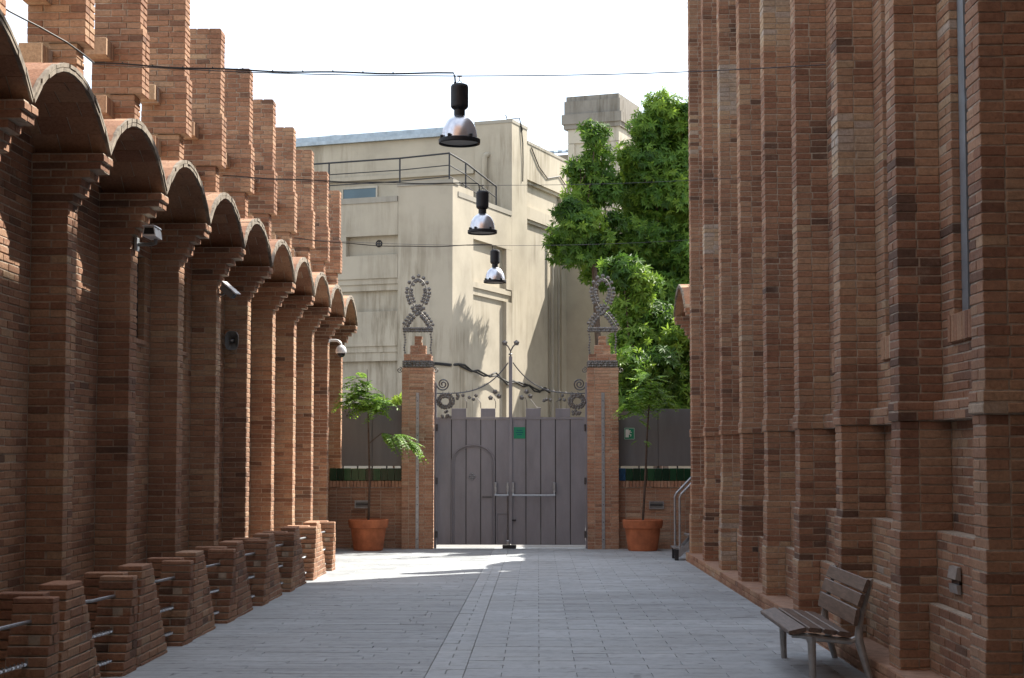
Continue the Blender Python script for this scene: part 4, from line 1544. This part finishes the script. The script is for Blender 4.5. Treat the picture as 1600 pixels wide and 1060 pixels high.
# the first cable climbs on along the pinnacle
m = MB()
m.tube([(-4.33, 15.98, 5.47), (-4.325, 15.6, 5.46), (-4.42, 15.36, 5.52), (-4.6, 15.1, 5.60), (-4.78, 14.75, 5.66), (-4.88, 14.2, 5.7)], 0.0085, 6)
tag(m.build('feeder_cable', 'cable'), 'black feeder cable running up across the brick pinnacle', 'cable')

# ------------------------------------------------------------------ bench
def bench():
    ya, yb = 13.42, 15.12
    zg = gz(14.2)
    root = thing('park_bench', 'wooden slatted bench on grey cast metal legs by the tall brick hall', 'bench', (2.3, 14.2, zg))
    # seat slats: the front one rolls over the edge
    zs = zg + 0.405
    def slat(x0, x1, z0, z1, t, name, ya=ya, yb=yb):
        """plank lying between (x0,z0) and (x1,z1) in section"""
        d = Vector((x1 - x0, 0, z1 - z0)).normalized()
        n = Vector((-d.z, 0, d.x))
        m = MB()
        secs = [(0.0, 0.005), (0.03, 0.0), (0.97, 0.0), (1.0, 0.005)]
        vs = []
        for y, c in ((ya, 0.004), (ya + 0.006, 0.0), (yb - 0.006, 0.0), (yb, 0.004)):
            a = Vector((x0, y, z0)) + d * c
            b = Vector((x1, y, z1)) - d * c
            k = 0.006
            for p in (a + n * k, a + d * k, b - d * k, b + n * k, b + n * (t - k), b - d * k + n * t, a + d * k + n * t, a + n * (t - k)):
                vs.append(p + n * (c if p is a else 0))
        fs = []
        for i in range(3):
            for k in range(8):
                k2 = (k + 1) % 8
                fs.append((i * 8 + k, i * 8 + 8 + k, i * 8 + 8 + k2, i * 8 + k2))
        fs.append(tuple(range(8)))
        fs.append(tuple(24 + k for k in reversed(range(8))))
        m.add(vs, fs)
        return m.build(name, 'bench_wood', root)
    slat(2.005, 2.145, zs - 0.035, zs - 0.004, 0.036, 'seat_slat')
    slat(2.158, 2.262, zs - 0.006, zs - 0.016, 0.036, 'seat_slat')
    slat(2.275, 2.379, zs - 0.018, zs - 0.032, 0.036, 'seat_slat')
    slat(2.392, 2.49, zs - 0.034, zs - 0.048, 0.036, 'seat_slat')
    slat(2.548, 2.572, zg + 0.445, zg + 0.575, 0.034, 'back_slat')
    slat(2.578, 2.614, zg + 0.590, zg + 0.690, 0.034, 'back_slat')
    slat(2.620, 2.660, zg + 0.704, zg + 0.805, 0.034, 'back_slat')
    for y in (ya + 0.06, yb - 0.06):
        zgr = gz(y)
        m = MB()
        # under-seat arm
        m.tube([(2.03, y, zs - 0.045), (2.10, y, zs - 0.040), (2.20, y, zs - 0.055), (2.35, y, zs - 0.072), (2.50, y, zs - 0.085), (2.56, y, zs - 0.06)],
               [0.014, 0.022, 0.032, 0.026, 0.028, 0.024], 8)
        m.build('seat_bracket', 'cast_aluminium', root)
        m = MB()
        m.tube([(2.185, y, zs - 0.045), (2.19, y, zs - 0.10), (2.195, y, zgr + 0.10), (2.20, y, zgr + 0.001)], [0.050, 0.034, 0.029, 0.027], 10)
        m.build('front_leg', 'cast_aluminium', root)
        m = MB()
        m.tube([(2.655, y, zgr + 0.001), (2.61, y, zgr + 0.16), (2.565, y, zs - 0.07), (2.570, y, zs + 0.02), (2.592, y, zs + 0.13), (2.635, y, zs + 0.27), (2.678, y, zs + 0.41)],
               [0.026, 0.030, 0.038, 0.028, 0.023, 0.020, 0.014], 10)
        m.build('rear_leg', 'cast_aluminium', root)
bench()

# ------------------------------------------------------------------ small metal stair past the corner of the tall hall
r = thing('metal_stair', 'short grey metal stair with two handrails past the corner of the tall hall', 'stair', (2.7, 30.95, gz(31)))
ya, yb = 30.66, 31.30
zg = gz(31)
for q, (x0, z) in enumerate(((2.48, 0.24), (2.73, 0.47), (2.95, 0.70))):
    tr = MB()
    for s in range(4):
        tr.bbox(x0 + s * 0.062, x0 + s * 0.062 + 0.05, ya + 0.03, yb - 0.03, zg + z - 0.02, zg + z, 0.004)
    tr.box(x0 - 0.004, x0 + 0.25, ya + 0.026, ya + 0.034, zg + z - 0.035, zg + z - 0.002).box(x0 - 0.004, x0 + 0.25, yb - 0.034, yb - 0.026, zg + z - 0.035, zg + z - 0.002)
    tr.build('tread', 'steel', r)
for y in (ya, yb):
    m = MB()
    m.hexa([(2.50, y - 0.02, zg + 0.08), (2.60, y - 0.02, zg + 0.06), (2.60, y + 0.02, zg + 0.06), (2.50, y + 0.02, zg + 0.08),
            (3.10, y - 0.02, zg + 0.70), (3.20, y - 0.02, zg + 0.66), (3.20, y + 0.02, zg + 0.66), (3.10, y + 0.02, zg + 0.70)])
    m.build('stringer', 'galvanised', r)
    MB().bbox(2.505, 2.575, y - 0.03, y + 0.03, zg + 0.001, zg + 0.20, 0.006).build('foot', 'dark_metal', r)
    xo = 2.60 if y == ya else 2.565
    MB().tube([(xo, y, zg + 0.08), (xo, y, zg + 1.14), (xo + 0.03, y, zg + 1.21), (xo + 0.50, y, zg + 1.70)], 0.021, 8).build('handrail', 'galvanised', r)

# ------------------------------------------------------------------ cameras and loudspeaker on the arcade
def box_camera():
    y, z = 17.14, 3.83
    r = thing('box_camera', 'white box security camera with sunshield on a wall arm under the eaves', 'camera', (-4.15, y, z))
    MB().bbox(-4.182, -4.150, y - 0.06, y + 0.05, z - 0.07, z + 0.07, 0.006).build('wall_plate', 'galvanised', r)
    MB().tube([(-4.16, y, z), (-4.0, y - 0.01, z), (-3.965, y - 0.03, z + 0.005), (-3.96, y - 0.04, z + 0.05)], 0.020, 8).build('arm', 'grey_plastic', r)
    x = -3.985
    y0, y1 = y - 0.26, y + 0.08
    m = MB()
    zz = z + 0.055
    m.hexa([(x - 0.062, y0, zz), (x + 0.075, y0, zz), (x + 0.065, y1, zz), (x - 0.055, y1, zz),
            (x - 0.048, y0, zz + 0.098), (x + 0.058, y0, zz + 0.098), (x + 0.05, y1, zz + 0.098), (x - 0.04, y1, zz + 0.098)])
    m.build('body', 'white_plastic', r)
    MB().hexa([(x - 0.05, y0 - 0.004, zz + 0.02), (x + 0.062, y0 - 0.004, zz + 0.02), (x + 0.062, y0 - 0.001, zz + 0.02), (x - 0.05, y0 - 0.001, zz + 0.02),
               (x - 0.04, y0 - 0.004, zz + 0.088), (x + 0.05, y0 - 0.004, zz + 0.088), (x + 0.05, y0 - 0.001, zz + 0.088), (x - 0.04, y0 - 0.001, zz + 0.088)]).build('window', 'black_plastic', r)
    MB().hexa([(x - 0.06, y0 - 0.03, zz + 0.102), (x + 0.07, y0 - 0.03, zz + 0.102), (x + 0.06, y1, zz + 0.104), (x - 0.05, y1, zz + 0.104),
               (x - 0.05, y0 - 0.03, zz + 0.112), (x + 0.06, y0 - 0.03, zz + 0.112), (x + 0.05, y1, zz + 0.125), (x - 0.04, y1, zz + 0.125)]).build('sunshield', 'white_plastic', r)
box_camera()
def bullet_camera():
    y, z = 21.75, 3.80
    r = thing('bullet_camera', 'white bullet camera tilted down on a brick pier under the eaves', 'camera', (-4.1, y, z))
    d = Vector((0.72, -0.35, -0.60)).normalized()
    p = Vector((-4.15, y + 0.03, z + 0.05))
    a = d.cross(Vector((0, 0, 1))).normalized()
    b = a.cross(d)
    def bar(name, mat, s0, s1, w0, w1, h0, h1, off):
        v = []
        for s, w, h in ((s0, w0, h0), (s1, w1, h1)):
            c = p + d * s + b * off
            v += [c - a * w - b * h, c + a * w - b * h, c + a * w + b * h, c - a * w + b * h]
        MB().add(v, [(0, 1, 2, 3), (7, 6, 5, 4), (0, 4, 5, 1), (1, 5, 6, 2), (2, 6, 7, 3), (3, 7, 4, 0)]).build(name, mat, r)
    bar('body', 'grey_plastic', 0.0, 0.23, 0.045, 0.045, 0.045, 0.040, 0.0)
    bar('sunshield', 'white_plastic', -0.02, 0.27, 0.055, 0.055, 0.008, 0.008, 0.060)
    bar('lens', 'black_plastic', 0.231, 0.236, 0.032, 0.032, 0.03, 0.03, 0.0)
    MB().tube([(-4.186, y + 0.05, z - 0.06), (-4.14, y + 0.03, z - 0.05), p + d * 0.08 - b * 0.04], 0.018, 7).build('bracket', 'grey_plastic', r)
bullet_camera()
def horn():
    y, z, x = 23.89, 3.26, -4.375
    r = thing('horn_speaker', 'oval grey horn loudspeaker on the face of a brick pier', 'loudspeaker', (x, y - 0.1, z))
    def oval(w, h, yy, n=24):
        pts = []
        for k in range(n):
            a = 2 * math.pi * k / n
            ca, sa = math.cos(a), math.sin(a)
            pts.append((x + w * math.copysign(abs(ca) ** 0.65, ca), yy, z + h * math.copysign(abs(sa) ** 0.65, sa)))
        return pts
    m = MB()
    rings = [oval(0.088, 0.128, y - 0.20), oval(0.096, 0.136, y - 0.215), oval(0.100, 0.140, y - 0.20), oval(0.070, 0.10, y - 0.12), oval(0.035, 0.045, y - 0.05), oval(0.035, 0.045, y - 0.012)]
    inner = [oval(0.088, 0.128, y - 0.20), oval(0.055, 0.085, y - 0.15), oval(0.025, 0.03, y - 0.09)]
    for rs, rev in ((rings, False), (inner, True)):
        vs = [p for rr in rs for p in rr]
        n = 24
        fs = []
        for i in range(len(rs) - 1):
            for k in range(n):
                k2 = (k + 1) % n
                f = (i * n + k, i * n + k2, (i + 1) * n + k2, (i + 1) * n + k)
                fs.append(f if not rev else f[::-1])
        fs.append(tuple((len(rs) - 1) * n + k for k in range(n)))
        m.add(vs, fs)
    m.build('horn', 'grey_plastic', r)
    MB().lathe((x, y - 0.17, z), [(0.012, -0.03), (0.026, -0.01), (0.026, 0.08)], 12, axis='y').build('phase_plug', 'galvanised', r)
    MB().bbox(x - 0.05, x + 0.05, y - 0.014, y - 0.003, z - 0.05, z + 0.05, 0.003).build('bracket', 'dark_metal', r)
horn()
def dome_camera():
    y, z = 33.25, 3.66
    r = thing('dome_camera', 'white dome camera hanging from a curved arm on the end pier', 'camera', (-3.95, y, z))
    pts = [(-4.185, y, z + 0.23)]
    for i in range(9):
        a = math.pi / 2 * (1 - i / 8)
        pts.append((-4.06 + 0.12 * math.cos(a), y, z + 0.13 + 0.10 * math.sin(a)))
    MB().tube(pts, 0.026, 9).build('arm', 'white_plastic', r)
    MB().lathe((-4.178, y, z + 0.23), [(0.05, -0.007), (0.05, 0.010), (0.03, 0.02)], 14, axis='x').build('flange', 'white_plastic', r)
    c = (-3.94, y, z)
    MB().lathe(c, [(0.103, -0.03), (0.112, 0.0), (0.108, 0.04), (0.092, 0.085), (0.062, 0.115), (0.035, 0.135)], 22).build('housing', 'white_plastic', r)
    MB().lathe(c, [(0.02, -0.115), (0.05, -0.105), (0.078, -0.075), (0.088, -0.032)], 20).build('dome', 'black_plastic', r)
dome_camera()

# ------------------------------------------------------------------ cream building behind the gate
CO = Vector((-2.37, 46.0, 0))
U = Vector((0.342, 0.940, 0))
V = Vector((-0.940, 0.342, 0))
def LP(u, v, z, o=CO):
    return o + U * u + V * v + Vector((0, 0, z))
def obox(m, u0, u1, v0, v1, z0, z1, o=CO):
    # corners counter-clockwise seen from above
    return m.hexa([LP(u0, v1, z0, o), LP(u0, v0, z0, o), LP(u1, v0, z0, o), LP(u1, v1, z0, o),
                   LP(u0, v1, z1, o), LP(u0, v0, z1, o), LP(u1, v0, z1, o), LP(u1, v1, z1, o)])
ZB = gz(36) - 0.2
cb = thing('cream_building', 'cream rendered block with stepped roofline and roof railing behind the gate', 'building', LP(3, 4, gz(36)))
m = MB()
# recessed cores
obox(m, 0.22, 4.70, 1.40, 11.0, ZB, 8.70)
obox(m, 0.02, 1.55, 0.0, 1.67, ZB, 9.12)                       # corner pier, full height
obox(m, 1.50, 4.75, 0.13, 1.70, ZB, 8.80)
obox(m, 4.66, 6.0, 0.0, 1.22, ZB, 11.70)                      # tower
obox(m, 5.9, 9.75, 0.15, 3.0, ZB, 11.28)
obox(m, 4.75, 9.0, 1.15, 11.0, ZB, 11.42)                     # set-back upper storey
obox(m, 9.75, 15.0, -7.0, 0.4, ZB, 8.6)                    # wing running off to the right
m.build('wall', 'cream_stucco', cb)
m = MB()
# proud bands on the shaded front
for (v0, v1, z0, z1, pr) in ((1.68, 10.9, 7.76, 8.70, 0.02), (1.68, 10.9, 6.54, 7.20, 0.02), (3.30, 10.9, 7.20, 7.76, 0.02), (1.68, 10.9, 6.38, 6.538, 0.06), (1.68, 10.9, 6.20, 6.378, 0.10),
                             (1.68, 10.9, 4.62, 5.60, 0.03), (1.68, 10.9, 4.45, 4.618, 0.07), (1.68, 10.9, 4.20, 4.448, 0.10)):
    obox(m, pr, 0.24, v0, v1, z0, z1)
# proud bands on the sunlit side
for (u0, u1, z0, z1, pr) in ((1.56, 4.655, 7.75, 8.80, 0.002), (1.56, 4.655, 6.36, 6.52, 0.02), (1.56, 4.655, 6.16, 6.355, 0.07), (4.20, 4.658, ZB, 6.15, 0.003), (4.20, 4.658, 6.53, 7.745, 0.003)):
    obox(m, u0, u1, pr, 0.16, z0, z1)
for (u0, u1, z0, z1, pr) in ((6.01, 9.75, 10.15, 11.28, 0.0), (6.01, 9.75, 8.92, 9.30, 0.02), (6.01, 9.75, 10.05, 10.145, 0.06), (6.01, 9.75, 8.82, 8.915, 0.07), (9.3, 9.76, ZB, 10.04, 0.01)):
    obox(m, u0, u1, pr, 0.17, z0, z1)
m.build('string_course', 'cream_stucco', cb)
m = MB()
def coping(u0, u1, v0, v1, z0, z1, ov=0.03):
    obox(m, u0 - ov, u1 + ov, v0 - ov, v1 + ov, z0, z1)
coping(0.02, 0.40, 0.0, 1.67, 9.12, 9.24)
coping(0.42, 4.60, 0.0, 0.40, 8.81, 8.95, 0.02)
coping(0.02, 0.45, 1.72, 11.0, 8.70, 8.86)
coping(4.66, 6.0, 0.0, 1.22, 11.70, 11.80, 0.02)
coping(6.05, 9.75, 0.0, 0.5, 11.28, 11.37, 0.02)
m.build('coping', 'coping_stucco', cb)
m = MB()
obox(m, 4.60, 9.1, 1.25, 11.2, 11.425, 11.54)
obox(m, 5.0, 9.1, 1.6, 11.2, 11.54, 11.78)
m.build('roof', 'zinc', cb)
# upper recess and windows
for v0, v1, z0, z1 in ((4.60, 5.75, 9.35, 9.95), (1.75, 2.45, 9.30, 9.85)):
    w = obox(MB(), 4.70, 4.742, v0, v1, z0, z1).build('window', 'blue_glass', cb)
    f = MB()
    obox(f, 4.68, 4.72, v0 - 0.05, v1 + 0.05, z1, z1 + 0.06)
    obox(f, 4.68, 4.72, v0 - 0.05, v1 + 0.05, z0 - 0.06, z0)
    obox(f, 4.68, 4.72, v0 - 0.05, v0, z0, z1)
    obox(f, 4.68, 4.72, v1, v1 + 0.05, z0, z1)
    f.build('frame', 'pale_stone', w)
m = MB()
obox(m, 4.62, 4.74, 1.26, 11.0, 10.20, 10.32)
m.build('ledge', 'cream_stucco', cb)
# vent pipe on the tower front
m = MB()
pp = [LP(4.55, 0.86, 9.0), LP(4.55, 0.86, 10.62), LP(4.56, 0.84, 10.70), LP(4.60, 0.80, 10.74), LP(4.66, 0.80, 10.74)]
m.tube(pp, 0.085, 9)
m.build('vent_pipe', 'cream_stucco', cb)
for (vv, zz) in ((2.35, 7.55),):
    rv = MB()
    c_ = LP(0.21, vv, zz)
    ring = [c_ + V * (0.085 * math.cos(t * math.pi / 8)) + Vector((0, 0, 0.085 * math.sin(t * math.pi / 8))) for t in range(17)]
    rv.tube(ring, 0.022, 5)
    rv.tube([c_ - V * 0.08, c_ + V * 0.08], 0.018, 5)
    rv.tube([c_ - Vector((0, 0, 0.08)), c_ + Vector((0, 0, 0.08))], 0.018, 5)
    rv.build('round_vent', 'dark_metal', cb)
# roof railing
def rail(pts, name='railing'):
    for q in range(len(pts) - 1):
        a, b = pts[q], pts[q + 1]
        for dz, rr in ((0.0, 0.026), (-0.34, 0.016), (-0.66, 0.016)):
            MB().tube([a + Vector((0, 0, dz)), b + Vector((0, 0, dz))], rr, 6).build('rail', 'dark_metal', rl)
    for p in pts:
        MB().tube([p, p + Vector((0, 0, -1.05))], 0.026, 6).build('post', 'dark_metal', rl)
rl = MB().tube([LP(0.25, 0.2, 9.1), LP(0.25, 0.2, 9.24)], 0.05, 8).build('railing', 'dark_metal', cb)
rail([LP(0.3, 8.6, 9.98), LP(0.3, 6.2, 9.98), LP(0.3, 4.0, 9.98), LP(0.3, 1.75, 9.98), LP(0.25, 0.2, 10.02), LP(1.5, 0.22, 9.95), LP(3.9, 0.22, 9.62)])
# downpipes and black cables on the sunlit side
m = MB()
for u, pr, r_ in ((8.4, 0.03, 0.06), (9.0, 0.02, 0.04)):
    m.tube([LP(u, pr, 0.0), LP(u, pr, 8.6)], r_, 7)
m.build('downpipe', 'coping_stucco', cb)
for off in (0.0, 0.09):
    m = MB()
    pts = []
    for q in range(22):
        t = q / 21
        if t < 0.2:
            pts.append(LP(-0.03, 0.9 * (1 - t / 0.2), 4.05 + off * 0.3 + 0.03 * math.sin(q)))
        else:
            u = (t - 0.2) / 0.8 * 8.0
            pts.append(LP(u, -0.03, 4.05 - 0.065 * u + off * math.sin(q * 1.3) - 0.05 * math.sin(q * 2.1)))
    m.tube(pts, 0.028, 5)
    m.build('cable_run', 'cable', cb)
m = MB()
m.tube([LP(5.35, -0.03, 11.8), LP(5.5, -0.04, 11.2), LP(5.55, -0.03, 10.6), LP(5.52, -0.03, 10.0)], 0.018, 5)
m.tube([LP(4.9, 0.3, 12.0), LP(4.9, 0.25, 11.85), LP(5.3, 0.0, 11.95), LP(5.5, -0.03, 11.6)], 0.018, 5)
m.tube([LP(6.3, -0.03, 11.2), LP(7.0, -0.03, 10.7), LP(7.8, -0.03, 10.45), LP(9.0, -0.03, 10.7), LP(9.6, -0.03, 10.5)], 0.018, 5)
m.build('cable_run', 'cable', cb)

# grey stone pylon and corrugated shed farther back
PO = Vector((2.93, 60.0, 0))
py_ = thing('stone_pylon', 'square weathered stone pylon with heavy cornice rising behind the trees', 'tower', PO + U * 1.2 + V * 1.0 + Vector((0, 0, gz(36))))
m = MB()
obox(m, 0, 2.6, 0, 1.9, ZB, 13.45, PO)
m.build('shaft', 'pale_stone', py_)
m = MB()
for (v0, v1) in ((0.0, 0.25), (1.65, 1.9)):
    obox(m, -0.06, 0.0, v0, v1, 8.0, 12.9, PO)
obox(m, -0.06, 0.0, 0.0, 1.9, 12.92, 13.44, PO)
for (u0, u1) in ((-0.06, 0.30), (2.3, 2.6)):
    obox(m, u0, u1, -0.06, 0.0, 8.0, 12.9, PO)
obox(m, -0.06, 2.6, -0.06, 0.0, 12.92, 13.44, PO)
m.build('panel_frame', 'pale_stone', py_)
m = MB()
obox(m, -0.14, 2.7, -0.14, 2.04, 13.45, 13.62, PO)
obox(m, -0.20, 2.8, -0.20, 2.10, 13.62, 13.98, PO)
obox(m, -0.12, 2.7, -0.12, 2.02, 13.98, 14.48, PO)
obox(m, -0.06, 2.6, -0.06, 1.96, 14.48, 14.66, PO)
a = [LP(-0.06, 1.96, 14.662, PO), LP(-0.06, -0.06, 14.662, PO), LP(2.6, -0.06, 14.662, PO), LP(2.6, 1.96, 14.662, PO), LP(1.27, 0.95, 14.85, PO)]
m.add(a, [(0, 1, 4), (1, 2, 4), (2, 3, 4), (3, 0, 4)])
m.build('cornice', 'grey_stone', py_)
SO = Vector((1.9, 63.0, 0))
sh = thing('metal_shed', 'pale shed with blue-grey corrugated roof behind the cream building', 'building', SO + Vector((-1.5, 2, gz(36))))
m = MB()
obox(m, 0, 5, 0, 6.0, ZB, 13.0, SO)
m.build('wall', 'pale_stone', sh)
m = MB()
n = 40
for q in range(n):
    v0 = -0.2 + q * 6.4 / n
    d = 0.05 if q % 2 else 0.0
    p = [LP(-0.3, v0 + 6.4 / n, 13.02 + d, SO), LP(-0.3, v0, 13.02 + d, SO), LP(4.0, v0, 13.9 + d, SO), LP(4.0, v0 + 6.4 / n, 13.9 + d, SO)]
    m.hexa(p + [x + Vector((0, 0, 0.06)) for x in p])
m.build('roof', 'corrugated', sh)

# ------------------------------------------------------------------ trees beyond the gate wall
def leafy_tree(name, label, base, clumps, leaf, dens, trunk_r, seed, fork, spread=True):
    rr = random.Random(seed)
    root = thing(name, label, 'tree', base, 'trees beyond the gate')
    B = Vector(base)
    if spread:
        more = []
        for (c, r) in clumps:
            more.append((c, r * 1.12))
            for q in range(2):
                d = Vector((rr.gauss(0, 1), rr.gauss(0, 1), rr.gauss(0, 1))).normalized() * r * 0.85
                more.append(((c[0] + d.x, c[1] + d.y, c[2] + d.z), r * rr.uniform(0.55, 0.85)))
        clumps = more
    tm = MB()
    F = Vector(fork)
    mid = (B + F) / 2 + Vector((0.15, 0.1, 0))
    tm.tube([B, mid, F], [trunk_r, trunk_r * 0.8, trunk_r * 0.62], 9)
    for (c, r) in (clumps[::6] if spread else clumps):
        C = Vector(c)
        k = (F + C) / 2 + Vector((rr.uniform(-.3, .3), rr.uniform(-.3, .3), -0.25))
        tm.tube([F, k, C], [trunk_r * 0.34, trunk_r * 0.18, 0.015], 6)
        for q in range(2):
            d = Vector((rr.gauss(0, 1), rr.gauss(0, 1), rr.gauss(0.2, .8))).normalized()
            tm.tube([k + (C - k) * rr.uniform(0.3, 0.9), C + d * r * 0.75], [0.03, 0.008], 4)
    tm.build('trunk', 'bark', root)
    lm = MB()
    for (c, r) in clumps:
        C = Vector(c)
        n = int(dens * r * r)
        bright = rr.gauss(0.06, 0.22)
        for q in range(n):
            d = Vector((rr.gauss(0, 1), rr.gauss(0, 1), rr.gauss(0.15, 0.95))).normalized()
            rad = r * (0.3 + 0.8 * rr.random() ** 0.6) * (1.0 + 0.28 * noise.noise(C + d * 2.2))
            p = C + Vector((d.x * rad, d.y * rad, d.z * rad * 0.92))
            ax = (d + Vector((rr.gauss(0, .35), rr.gauss(0, .35), rr.gauss(0.1, .35)))).normalized()
            s1 = ax.cross(Vector((0, 0, 1)))
            if s1.length < 1e-3:
                s1 = Vector((1, 0, 0))
            s1.normalize()
            s2 = s1.cross(ax)
            k = rr.randint(6, 9)
            a0 = rr.uniform(0, 6.28)
            tone = min(1, max(0, rr.gauss(0.5 + bright, 0.2)))
            for j in range(k):
                a = a0 + 2 * math.pi * j / k
                dirn = (s1 * math.cos(a) + s2 * math.sin(a) + ax * 0.35)
                dirn = (dirn + Vector((0, 0, -0.45))).normalized()
                L = leaf * rr.uniform(0.65, 1.45)
                w = dirn.cross(ax)
                if w.length < 1e-3:
                    continue
                w = w.normalized() * L * 0.135
                m_ = p + dirn * L * 0.5 + ax * L * 0.06
                lm.add([p, m_ + w, p + dirn * L, m_ - w], [(0, 1, 2, 3)], min(1, max(0, tone + rr.gauss(0, .08))))
    lm.build('crown', 'tree_leaf', root)

def cl(lst, Y, seed):
    rr = random.Random(seed)
    out = []
    for (px, py, rp) in lst:
        y = Y + rr.uniform(-0.9, 0.9)
        out.append((((px - 840) * y / 2600, y, 1.7 + (703 - py) * y / 2600), rp * y / 2600))
    return out
gzf = gz(36)
leafy_tree('slender_tree', 'slender tree with drooping bright leaf sprays beside the cream building', (1.75, 49.5, gzf),
           cl([(933, 205, 18), (936, 240, 20), (908, 262, 20), (912, 305, 26), (945, 290, 26), (888, 330, 20), (905, 350, 26), (880, 385, 24), (905, 395, 26), (932, 375, 20), (935, 425, 24), (955, 345, 16)], 49.5, 3),
           0.18, 480, 0.13, 11, (1.70, 49.6, 7.2))
leafy_tree('dense_tree', 'tall dense dark green tree hanging over the gate wall screen', (3.7, 51.0, gzf),
           cl([(1045, 178, 30), (1020, 200, 26), (1075, 190, 34), (990, 245, 26), (1020, 255, 34), (1065, 260, 40), (985, 300, 30), (1020, 325, 38), (1065, 335, 40), (995, 370, 34),
               (1040, 400, 38), (1080, 410, 36), (985, 425, 26), (1015, 455, 34), (1060, 470, 38), (1100, 330, 44), (1105, 470, 44), (1110, 230, 40), (1010, 300, 36), (1050, 300, 38), (962, 385, 24), (1035, 365, 38), (1075, 370, 38), (1000, 480, 34), (1045, 505, 36), (1080, 560, 36), (1055, 225, 34)], 51.0, 4),
           0.18, 620, 0.26, 12, (3.7, 51.2, 6.0))
leafy_tree('drooping_tree', 'lower drooping tree with long leaf sprays behind the running man sign', (3.1, 44.0, gzf),
           cl([(975, 425, 26), (1000, 445, 26), (985, 480, 28), (1015, 500, 30), (1000, 535, 32), (1035, 540, 32), (985, 575, 30), (1020, 590, 36), (1060, 580, 34), (1065, 530, 30), (1050, 620, 34), (990, 625, 30), (1085, 620, 34)], 44.0, 5),
           0.18, 640, 0.14, 13, (3.0, 44.2, 3.4))
leafy_tree('hedge_shrub', 'dark green shrub showing over the screen beside the gate pier', (gx(612, 36.2), 36.2, gzf),
           cl([(600, 632, 14), (618, 640, 16), (585, 645, 14), (625, 625, 10), (548, 648, 11), (562, 652, 12)], 36.2, 6), 0.12, 900, 0.03, 14, (gx(608, 36.2), 36.2, 2.0), False)

# overhead wires far behind
for i, (za, zb_, y) in enumerate(((14.3, 15.0, 66), (13.9, 14.4, 66.5))):
    m = MB()
    pts = [(-16 + 30 * q / 16, y, za + (zb_ - za) * q / 16 - 0.25 * math.sin(math.pi * q / 16)) for q in range(17)]
    m.tube(pts, 0.007, 4)
    tag(m.build('overhead_wire', 'cable'), 'thin overhead wire strung above the rooftops, %s of the two' % ('upper', 'lower')[i], 'wire', 'overhead wires above the rooftops')
